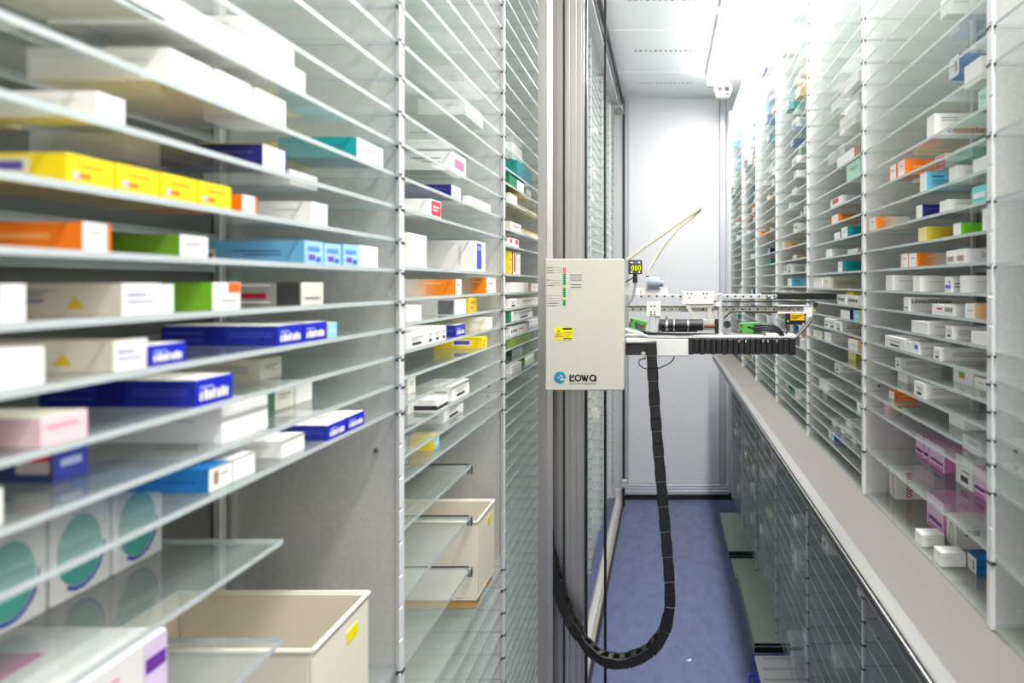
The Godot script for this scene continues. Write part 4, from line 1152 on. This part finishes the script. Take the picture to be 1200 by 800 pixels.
	for x in [662, 693, 774, 797, 840]:
		slab(t, "link_pin", x, 714, x + 5, 724, d - 0.0385, 0.002, M.paper_white)
	# loose loop of thin cable under the housing
	part(t, "loose_cable", tube([u(362, 788, d - 0.03) - base, u(350, 812, d - 0.03) - base, u(320, 832, d - 0.03) - base, u(280, 848, d - 0.026) - base], 0.0018, 8), M.black_plastic)
	part(t, "loose_cable", tube([u(228, 800, d - 0.03) - base, u(200, 806, d - 0.03) - base, u(196, 826, d - 0.03) - base, u(212, 842, d - 0.03) - base, u(232, 848, d - 0.03) - base], 0.0018, 8), M.black_plastic)
	slab(t, "cable_gland", 206, 770, 226, 800, d - 0.03, 0.016, M.cover_ivory, 0.002)
	# vacuum gauge with yellow digits
	var ga := slab(t, "gauge", 146, 338, 209, 404, d, 0.026, M.black_plastic, 0.002)
	var gp := ga.position + base
	span(ga, "gauge_face", u(151, 343, d) - gp, u(204, 399, d) - gp + Vector3(0, 0, 0.0008), M.gauge_grey)
	span(ga, "gauge_window", u(154, 358, d) - gp, u(203, 392, d) - gp + Vector3(0, 0, 0.0014), M.ink_black)
	for k in 3:
		lettering(ga, "gauge_digit", "0", 0.0185, M.digit_yellow, u(166 + k * 16, 376, d) - gp + Vector3(0, 0, 0.0018), Vector3.ZERO, 700, 0.0092)
	cyl(ga, "gauge_point", 0.001, u(158, 390, d) - gp, u(158, 390, d) - gp + Vector3(0, 0, 0.0022), M.digit_yellow, 8)
	for e in [[157, 347], [192, 347], [157, 392], [192, 392]]:
		span(ga, "gauge_key", u(e[0], e[1], d) - gp, u(e[0] + 9, e[1] + 6, d) - gp + Vector3(0, 0, 0.0018), M.paper_white)
	cyl(t, "gauge_stem", 0.0062, u(177, 404, d + 0.012) - base, u(177, 445, d + 0.012) - base, M.dark_steel, 16, 0.0085)
	part(t, "air_pipe", tube([u(178, 440, d + 0.012) - base, u(177, 470, d + 0.012) - base, u(165, 515, d + 0.012) - base, u(136, 556, d + 0.012) - base], 0.0042, 10), M.hose_grey)
	part(t, "gauge_lead", tube([u(176, 412, d) - base, u(160, 426, d) - base, u(134, 440, d + 0.02) - base], 0.002, 8), M.black_plastic)
	# pump
	cyl(t, "pump_body", 0.0205, u(236, 447, d + 0.004) - base, u(292, 447, d + 0.004) - base, M.motor_blue_grey, 32)
	cyl(t, "pump_nose", 0.011, u(292, 448, d + 0.004) - base, u(308, 448, d + 0.004) - base, M.motor_blue_grey, 20)
	cyl(t, "pump_pin", 0.003, u(308, 447, d + 0.004) - base, u(325, 447, d + 0.004) - base, M.screw_steel, 12)
	slab(t, "pump_flange", 228, 418, 237, 476, d - 0.004, 0.03, M.white_enamel)
	slab(t, "hose_clamp", 226, 412, 242, 420, d, 0.014, M.black_plastic)
	# air hoses in a long narrow loop
	for k in 2:
		var o := Vector3(0.0, -0.0058 * k, 0.003 * k)
		part(t, "air_hose", tube([u(132, 338, 2.22) - base + o, u(226, 270, 2.27) - base + o, u(350, 183, 2.34) - base + o, u(452, 112, 2.42) - base + o, u(478, 96, 2.44) - base + o, u(482, 99, 2.47) - base + o, u(446, 132, 2.49) - base + o, u(376, 190, 2.45) - base + o, u(312, 268, 2.38) - base + o, u(262, 346, 2.28) - base + o, u(240, 384, 2.23) - base + o, u(233, 414, 2.205) - base + o], 0.0034, 10, 8), M.hose_cream)
	for e in [[229, 268, 2.27], [263, 346, 2.28]]:
		cyl(t, "cable_tie", 0.0075, u(e[0] - 2, e[1] + 3, e[2]) - base, u(e[0] + 3, e[1] - 2, e[2]) - base, M.paper_white, 12)

func cp_holder(t: Node3D) -> Node3D:
	return t

func build_chain() -> void:
	# energy chain hanging in a loop from the head to the mast
	var d := 2.13
	var pts := [[763, 401], [764.5, 430], [767, 470], [770, 510], [773.5, 550], [777, 590], [780.5, 630], [783.5, 665], [785, 695], [784, 718], [777, 742], [762, 761], [740, 772], [715, 774], [693, 768], [674, 753], [660, 733], [652, 710], [645, 685], [639, 660], [635.5, 630], [635.2, 590]]
	var c := Curve3D.new()
	for i in pts.size():
		var p := at(pts[i][0], pts[i][1], d)
		p.z = -lerpf(2.13, 2.219, smoothstep(715.0, 655.0, pts[i][0]))
		var a := at(pts[maxi(i - 1, 0)][0], pts[maxi(i - 1, 0)][1], d)
		var b := at(pts[mini(i + 1, pts.size() - 1)][0], pts[mini(i + 1, pts.size() - 1)][1], d)
		c.add_point(p, (a - b) / 6.0, (b - a) / 6.0)
	c.bake_interval = 0.004
	var long := c.get_baked_length()
	var base := at(715, 778, d)
	var t := thing("cable_chain", "black plastic cable chain hanging in a long loop below the picking head", "cable chain", base)
	var n := int(long / 0.0385)
	for i in n:
		var s0 := c.sample_baked(i * long / n)
		var s1 := c.sample_baked((i + 1) * long / n)
		var dir := (s1 - s0).normalized()
		var nrm := dir.cross(Vector3(0, 0, 1))
		var w := 0.0335
		for z in [-0.019, 0.019]:
			var cheek := part(t, "chain_link", bev(Vector3(w - (0.003 if i % 2 else 0.0), s0.distance_to(s1) + 0.001, 0.006), 0.0018), M.chain_plastic)
			cheek.transform = Transform3D(Basis(nrm, dir, nrm.cross(dir)), (s0 + s1) / 2 - base + Vector3(0, 0, z + (0.0015 if i % 2 else 0.0)))
		for e in [-1.0, 1.0]:
			var cross := part(t, "cross_bar", bev(Vector3(0.004, 0.016, 0.034), 0.001), M.chain_plastic)
			cross.transform = Transform3D(Basis(nrm, dir, nrm.cross(dir)), (s0 + s1) / 2 - base + nrm * e * (w / 2 - 0.004))
	var cable_points := []
	for i in range(0, 41):
		cable_points.append(c.sample_baked(i * long / 40.0) - base)
	part(t, "cable_inside", tube(cable_points, 0.008, 8, 3), M.rubber_black)

func build_room() -> void:
	var x0 := LEFT - DEEP - 0.035
	var x1 := RIGHT + DEEP + 0.035
	var z0 := 1.3
	var w := x1 - x0
	var cx := (x0 + x1) / 2
	var long := FAR + z0
	structure("floor", bev(Vector3(w + 0.4, 0.1, long + 0.4)), M.floor_vinyl, Vector3(cx, -0.05, (z0 - FAR) / 2))
	structure("wall_left", bev(Vector3(0.1, EYE + CEIL + 0.1, long + 0.2)), M.outer_wall, Vector3(x0 - 0.05, (EYE + CEIL) / 2, (z0 - FAR) / 2))
	structure("wall_right", bev(Vector3(0.1, EYE + CEIL + 0.1, long + 0.2)), M.outer_wall, Vector3(x1 + 0.05, (EYE + CEIL) / 2, (z0 - FAR) / 2))
	structure("wall_back", bev(Vector3(w, EYE + CEIL + 0.1, 0.1)), M.wall_paint, Vector3(cx, (EYE + CEIL) / 2, -FAR - 0.05))
	structure("wall_front", bev(Vector3(w, EYE + CEIL + 0.1, 0.1)), M.wall_paint, Vector3(cx, (EYE + CEIL) / 2, z0 + 0.05))
	var c := structure("ceiling", bev(Vector3(w + 0.2, 0.1, long + 0.2)), M.ceiling_panel, Vector3(cx, EYE + CEIL + 0.066, (z0 - FAR) / 2))
	var joints := [-1.3, -0.82, 0.07, 0.96, 1.85, 2.74, 3.63, 4.52, 5.41, 6.1]
	for i in joints.size() - 1:
		var a: float = joints[i]
		var b: float = joints[i + 1]
		var p := part(c, "panel", bev(Vector3(w, 0.012, b - a - 0.014), 0.002), M.ceiling_panel, Vector3(0, -0.056, -(a + b) / 2 - c.position.z))
		if b > 3.0:
			for q in 2:
				if q == 1 and b > 6.0:
					continue
				for k in 13:
					part(p, "vent_slot", bev(Vector3(0.022 if (k * 7 + q) % 3 else 0.012, 0.003, 0.012)), M.slot_grey, Vector3(-0.26 + k * 0.036, -0.006, 0.06 - 0.02 * q - 0.004 * (k % 2)))
		part(c, "joint_strip", bev(Vector3(w, 0.006, 0.026), 0.001), M.ceiling_joint, Vector3(0, -0.0635, -b - c.position.z))
	# end door with grey frame and bottom rails
	var dl := -0.325
	var dr := 0.487
	var door := structure("door_1", bev(Vector3(dr - dl, EYE + CEIL - 0.16, 0.03), 0.004), M.door_leaf, Vector3((dl + dr) / 2, (EYE + CEIL + 0.12) / 2 - 0.0, -FAR + 0.015))
	door.position.y = 0.135 + (EYE + CEIL - 0.16) / 2
	var by := -door.position.y
	var bx := -door.position.x
	span(door, "frame_post", Vector3(bx + dr + 0.002, by + 0.13, -0.015), Vector3(bx + dr + 0.055, by + EYE + CEIL - 0.005, 0.03), M.frame_grey, 0.004)
	span(door, "frame_post", Vector3(bx + dr + 0.058, by + 0.13, -0.015), Vector3(bx + dr + 0.085, by + EYE + CEIL - 0.005, 0.02), M.wall_paint, 0.002)
	span(door, "frame_post", Vector3(bx + dl - 0.03, by + 0.13, -0.015), Vector3(bx + dl - 0.002, by + EYE + CEIL - 0.005, 0.03), M.frame_grey, 0.004)
	for e in [[0.045, 0.082], [0.084, 0.108], [0.11, 0.132]]:
		span(door, "bottom_rail", Vector3(bx + dl - 0.03, by + e[0], -0.015), Vector3(bx + dr + 0.085, by + e[1], 0.035 - 0.05 * e[0]), M.frame_grey, 0.003)
	var sk := structure("dark_gap_strip", bev(Vector3(1.0, 0.044, 0.05)), M.gap_black, Vector3((dl + dr) / 2 + 0.02, 0.022, -FAR + 0.025))  # black strip stands in for the dark gap under the door rails
	sk.name = "dark_gap_strip"

func build_ledge() -> void:
	var front := 0.412
	var d0 := 0.0
	var d1 := 5.62
	var mid := -(d0 + d1) / 2
	var t := thing("worktop_ledge", "long speckled beige ledge with aluminium front edge below the glass shelving", "ledge", Vector3(front, EYE + LEDGE - 0.034, mid))
	var half := (d1 - d0) / 2
	span(t, "board", Vector3(0.012, 0, -half), Vector3(RIGHT + DEEP + 0.01 - front, 0.03, half), M.ledge_laminate)
	# stepped aluminium edge
	var o := PackedVector2Array([Vector2(-0.012, 0.028), Vector2(0.014, 0.0298), Vector2(0.014, -0.012), Vector2(-0.016, -0.012), Vector2(-0.020, -0.006), Vector2(-0.020, 0.0), Vector2(-0.011, 0.002), Vector2(-0.011, 0.010), Vector2(-0.020, 0.012), Vector2(-0.020, 0.020), Vector2(-0.013, 0.022), Vector2(-0.013, 0.027), Vector2(-0.018, 0.028)])
	part(t, "edge_profile", pushed(o, -half, half), M.edge_aluminium)
	for d in [2.62, 2.68, 3.02, 3.55]:
		part(t, "edge_slot", bev(Vector3(0.004, 0.008, 0.05)), M.ink_black, Vector3(-0.0108, 0.006, -d - mid))
	part(t, "end_cap", bev(Vector3(0.036, 0.04, 0.006), 0.001), M.aluminium, Vector3(-0.002, 0.008, -half - 0.003))

func build_shelving() -> void:
	var high := 1.47
	var low := -1.735
	# beside the mast
	var a: Array = SHELVES_A + [0.533, 0.593, 0.653, 1.43, -0.643, -0.71, -0.775, -1.70]
	var t := bay("shelving_bay", -1, FIRST - BAY, FIRST, low, high, a, "glass shelf bay with the open beige bin and two short shelves", "", true)
	half_shelves(t, FIRST - BAY + 0.004, 0.81, [-0.302, -0.4196], false)
	var b: Array = SHELVES_B + [0.837, 0.897, 0.957, 1.43, -0.779, -0.836, -0.898, -0.96, -1.022, -1.091, -1.155, -1.22, -1.70]
	t = bay("shelving_bay", -1, FIRST, FIRST + BAY, low, high, b, "glass shelf bay with the wood-footed beige bin and three short shelves", "")
	half_shelves(t, FIRST + 0.004, 1.593, [-0.422, -0.5416, -0.661], true)
	var e: Array = SHELVES_E + steps(0.453, 1.24, 0.06) + [1.43] + steps(-0.318, -1.70, 0.0425)
	bay("shelving_bay", -1, FIRST + BAY, FIRST + 2 * BAY, low, high, e, "glass shelf bay directly in front of the robot mast", "")
	var plain := steps(-1.70, 1.43, 0.06)
	var rail_side := SurfaceTool.new()
	rail_side.begin(Mesh.PRIMITIVE_TRIANGLES)
	for k in range(3, 7):
		var end := minf(FIRST + k * BAY + BAY, FAR - 0.03)
		if end - (FIRST + k * BAY) > 0.2:
			bay("shelving_bay", -1, FIRST + k * BAY, end, low, high, plain, ["first", "second", "third", "last"][k - 3] + " glass shelf bay beyond the robot mast on the rail side", "", false, k < 5)
			far_cartons(-1, plain, FIRST + k * BAY, end, 16, ["W", "WT", "W", "BGS", "LB2", "MN"], "", -1.2, 1.2, rail_side)
	joined_cartons(rail_side, "many small pale cartons on the shelves beyond the robot mast")
	# above the ledge
	var base := LEDGE - 0.004
	var r0 := [-0.5725, -0.458, -0.342, -0.295, -0.254, -0.2065, -0.16, -0.113, 0.036, 0.146, 0.2556, 0.375, 0.4375, 0.5, 0.56, 1.43]
	bay("shelving_bay", 1, FIRST - BAY, FIRST - 0.005, base, high, r0, "glass shelf bay above the ledge with widely spaced shelves", "", true)
	var r1: Array = SHELVES_C + [-0.5725, 0.797, 0.857, 0.917, 1.43]
	bay("shelving_bay", 1, FIRST - 0.005, FIRST + BAY - 0.005, base, high, r1, "glass shelf bay with lilac pink cartons low above the ledge", "")
	var r2: Array = SHELVES_D + [-0.5725, 1.14, 1.2, 1.43]
	bay("shelving_bay", 1, FIRST + BAY - 0.005, FIRST + 2 * BAY - 0.005, base, high, r2, "glass shelf bay that the black gripper bar reaches into", "")
	var ledge_side := SurfaceTool.new()
	ledge_side.begin(Mesh.PRIMITIVE_TRIANGLES)
	var mix := ["W", "WT", "W", "WT", "BGS", "W", "TL", "LB2", "CB", "NV", "PC", "GND", "O", "WRB", "MN", "W"]
	for k in range(3, 7):
		var d0 := FIRST + k * BAY - BAY - 0.005 + BAY
		var d1 := minf(d0 + BAY, FAR - 0.03)
		var lv := [-0.5725] + steps(-0.53, -0.12, 0.045) + steps(-0.065, 1.43, 0.0565)
		if k < 6:
			d0 -= BAY
			d1 = d0 + BAY
		else:
			d0 -= BAY
			d1 = FAR - 0.3
		bay("shelving_bay", 1, d0, d1, base, high, lv, ["first", "second", "third", "last"][k - 3] + " glass shelf bay past the gripper bar, above the ledge", "", false, k < 6)
		far_cartons(1, lv, d0, d1, [40, 40, 44, 40][k - 3], mix, ", first bay past the gripper above the ledge", -0.5, 1.25, null if k == 3 else ledge_side)
	joined_cartons(ledge_side, "many small cartons on the far shelves above the ledge")
	# under the ledge
	var under_ledge := SurfaceTool.new()
	under_ledge.begin(Mesh.PRIMITIVE_TRIANGLES)
	var under := steps(-1.70, -0.66, 0.065)
	for k in range(0, 6):
		var d0 := FIRST + k * BAY - 0.005
		bay("lower_shelving_bay", 1, d0, d0 + BAY, low, LEDGE - 0.052, under, ["nearest", "second", "third", "fourth", "fifth", "sixth"][k] + " low glass shelf bay under the beige ledge toward the end door", "", k == 0, k < 4)
		far_cartons(1, under, d0, d0 + BAY, [2, 8, 12, 12, 12, 10][k], ["W", "WT", "W", "BGS", "PKW", "WG"], ", %s low bay under the ledge" % ["nearest", "second", "third", "fourth", "fifth", "sixth"][k], -1.7, -0.7, null if k < 4 else under_ledge)
	joined_cartons(under_ledge, "many small pale cartons on the far shelves under the ledge")
	# feet that carry the bays
	for k in range(0, 7):
		for side in [-1, 1]:
			var d := FIRST + (k - 1) * BAY
			if d > FAR - 0.2:
				continue
			var x: float = (LEFT if side < 0 else RIGHT) + side * (DEEP - 0.03)
			var f := thing("shelf_foot", "square steel foot under the glass shelving, rail side" if side < 0 else "square steel foot under the glass shelving, ledge side", "foot", Vector3(x, 0, -d), "feet of the rail side shelving" if side < 0 else "feet of the ledge side shelving")
			span(f, "upright", Vector3(-0.015, 0.006, -0.015), Vector3(0.015, EYE + low, 0.015), M.galvanised_steel, 0.001)
			span(f, "foot_plate", Vector3(-0.025, 0, -0.025), Vector3(0.025, 0.006, 0.025), M.galvanised_steel)

func build_floor_things() -> void:
	# spare glass sheets lying in piles
	for pile in [[0.462, 3.50, 4.36, 4, 0.017], [0.448, 4.76, 5.56, 3, 0.017]]:
		for k in pile[3]:
			var t := thing("glass_sheet", "thick green-edged spare glass sheet in the %s pile on the blue floor" % ("taller" if pile[3] == 4 else "lower"), "glass sheet", Vector3(pile[0] + 0.14, k * (pile[4] + 0.0004), -(pile[1] + pile[2]) / 2 - 0.006 * (k % 2)), "spare glass sheets in the %s pile" % ("taller" if pile[3] == 4 else "lower"))
			part(t, "glass_plate", sheet(Vector3(0.285, pile[4] - 0.003, pile[2] - pile[1]), "stack_glass", "stack_edge"), null, Vector3(0.002 * (k % 2), pile[4] / 2, 0))
			part(t, "spacer", bev(Vector3(0.27, 0.003, pile[2] - pile[1] - 0.02)), M.stack_edge, Vector3(0, 0.0015 - 0.0002, 0))
	var s := thing("loose_glass_sheet", "single spare glass sheet lying between the two piles on the floor", "glass sheet", Vector3(0.60, 0, -4.56))
	part(s, "glass_plate", sheet(Vector3(0.285, 0.012, 0.34), "stack_glass", "stack_edge"), null, Vector3(0, 0.0061, 0))
	# blue tray with paper
	var t := thing("paper_tray", "blue plastic tray holding white paper beside the glass pile", "tray", Vector3(0.43, 0, -3.19))
	span(t, "tray_base", Vector3(0, 0, -0.2), Vector3(0.28, 0.006, 0.2), M.crate_blue)
	for e in [[Vector3(0, 0.006, -0.2), Vector3(0.008, 0.075, 0.2)], [Vector3(0.272, 0.006, -0.2), Vector3(0.28, 0.075, 0.2)], [Vector3(0.008, 0.006, -0.2), Vector3(0.272, 0.075, -0.192)], [Vector3(0.008, 0.006, 0.192), Vector3(0.272, 0.075, 0.2)]]:
		span(t, "tray_wall", e[0], e[1], M.crate_blue, 0.002)
	part(t, "tray_handle", tube([Vector3(0.0, 0.055, -0.05), Vector3(-0.03, 0.05, -0.045), Vector3(-0.032, 0.045, 0.04), Vector3(0.0, 0.05, 0.05)], 0.005, 8), M.crate_blue)
	var p := thing("paper_pile", "pile of white paper lying in the blue plastic tray", "paper", Vector3(0.57, 0.0065, -3.19))
	part(p, "sheets", bev(Vector3(0.255, 0.068, 0.375), 0.002), M.paper_white, Vector3(0, 0.034, 0))
	for k in 3:
		part(p, "top_sheet", bev(Vector3(0.23 - 0.02 * k, 0.0006, 0.02)), M.ink_grey if k == 9 else M.paper_shade, Vector3(0.004, 0.0684, 0.02 - 0.09 * k))
	var scrap := thing("paper_scrap", "tiny white paper scrap lying on the blue floor", "scrap", Vector3(0.125, 0, -3.47))
	part(scrap, "scrap_sheet", bev(Vector3(0.02, 0.002, 0.012), 0.0005), M.paper_white, Vector3(0, 0.001, 0), Vector3(0, 0.5, 0))

func build_ceiling_things() -> void:
	for k in 5:
		var d := -0.35 + k * 1.3  # the first, unseen behind the camera, is added to brighten camera-facing sides
		var t := thing("ceiling_light", "long white ceiling lamp above the ledge side of the aisle", "lamp", Vector3(LAMP_X, EYE + CEIL, -d), "ceiling lamps over the aisle")
		span(t, "housing", Vector3(-0.09, -0.035, -0.62), Vector3(0.09, 0, 0.62), M.white_enamel, 0.004)
		span(t, "diffuser", Vector3(-0.08, -0.085, -0.61), Vector3(0.08, -0.035, 0.61), M.tube_light)
		var l := AreaLight3D.new()
		l.name = "lamp_glow"
		l.area_size = Vector2(0.15, 1.2)
		l.light_energy = LAMP_ENERGY
		l.light_color = Color(1.0, 0.995, 0.985)
		l.area_range = 12.0
		l.area_attenuation = 2.0
		l.shadow_enabled = true
		l.position = Vector3(0, -0.088, 0)
		l.rotation = Vector3(-PI / 2, 0, 0)
		t.add_child(l)
	var s := thing("alarm_sensor", "cream sensor box with dark windows under the ceiling by the end wall", "sensor", Vector3(0.475, EYE + 1.53, -5.6))
	span(s, "case", Vector3(-0.075, 0.03, -0.05), Vector3(0.075, 0.115, 0.05), M.cover_ivory, 0.012)
	span(s, "lower_case", Vector3(-0.06, 0.0, -0.045), Vector3(0.06, 0.03, 0.045), M.cover_ivory, 0.008)
	span(s, "mount", Vector3(-0.02, 0.115, -0.02), Vector3(0.02, CEIL - 1.53, 0.02), M.frame_grey)
	for e in [[-0.045, 0.04], [0.012, 0.04], [-0.045, 0.008], [0.012, 0.008]]:
		var q := span(s, "window", Vector3(e[0], e[1], 0.045), Vector3(e[0] + 0.036, e[1] + (0.034 if e[1] > 0.03 else 0.018), 0.0515), M.dark_steel, 0.001)
		q.position.z += 0.0

const LAMP_X := 0.42
const LAMP_ENERGY := 3.8

func _ready() -> void:
	rng.seed = 77
	var cam := Camera3D.new()
	cam.name = "camera"
	add_child(cam)
	cam.position = Vector3(0, EYE, 0)
	var lens := CameraAttributesPhysical.new()
	lens.frustum_focal_length = 24.0
	lens.frustum_focus_distance = 2.1
	lens.frustum_near = 0.05
	lens.frustum_far = 60.0
	lens.exposure_aperture = 3.6
	cam.attributes = lens
	cam.near = 0.05
	cam.far = 60.0
	cam.set_frustum(0.05, Vector2(-179.0 / 800.0 * 0.05, -67.0 / 800.0 * 0.05), 0.05, 60.0)
	cam.current = true
	var we := WorldEnvironment.new()
	we.name = "environment"
	var env := Environment.new()
	env.background_mode = Environment.BG_COLOR
	env.background_color = Color(0, 0, 0)
	env.tonemap_mode = Environment.TONE_MAPPER_LINEAR
	env.tonemap_exposure = 0.84
	env.sdfgi_enabled = true
	env.ssao_enabled = true
	env.ssil_enabled = true
	we.environment = env
	add_child(we)
	make_materials()
	material("pack_white", Color(0.92, 0.91, 0.90), 0.45)
	material("print_teal", Color(0.30, 0.68, 0.62), 0.45)
	material("print_pink", Color(0.80, 0.35, 0.60), 0.45)
	material("print_rose", Color(0.86, 0.52, 0.62), 0.45)
	material("print_lilac", Color(0.88, 0.80, 0.92), 0.45)
	material("cable_blue", Color(0.10, 0.11, 0.14), 0.35)
	material("gauge_grey", Color(0.36, 0.37, 0.39), 0.4)
	material("hose_grey", Color(0.66, 0.66, 0.64), 0.3)
	material("slot_grey", Color(0.55, 0.54, 0.57), 0.6)
	material("paper_shade", Color(0.80, 0.79, 0.77), 0.6)
	build_ceiling_things()
	build_room()
	build_ledge()
	build_shelving()
	build_rails()
	build_mast()
	build_cover()
	build_head()
	build_chain()
	bin("open beige plastic bin with yellow sticker in the bay without wooden feet", pt(LEFT - 0.002, -0.6425, 0.955), Vector3(0.29, 0.174, 0.166), false)
	bin("beige plastic bin standing on two wooden feet below three short shelves", pt(LEFT - 0.002, -0.7785, 1.718), Vector3(0.29, 0.187, 0.166), true)
	big_cartons()
	all_cartons()
	build_floor_things()
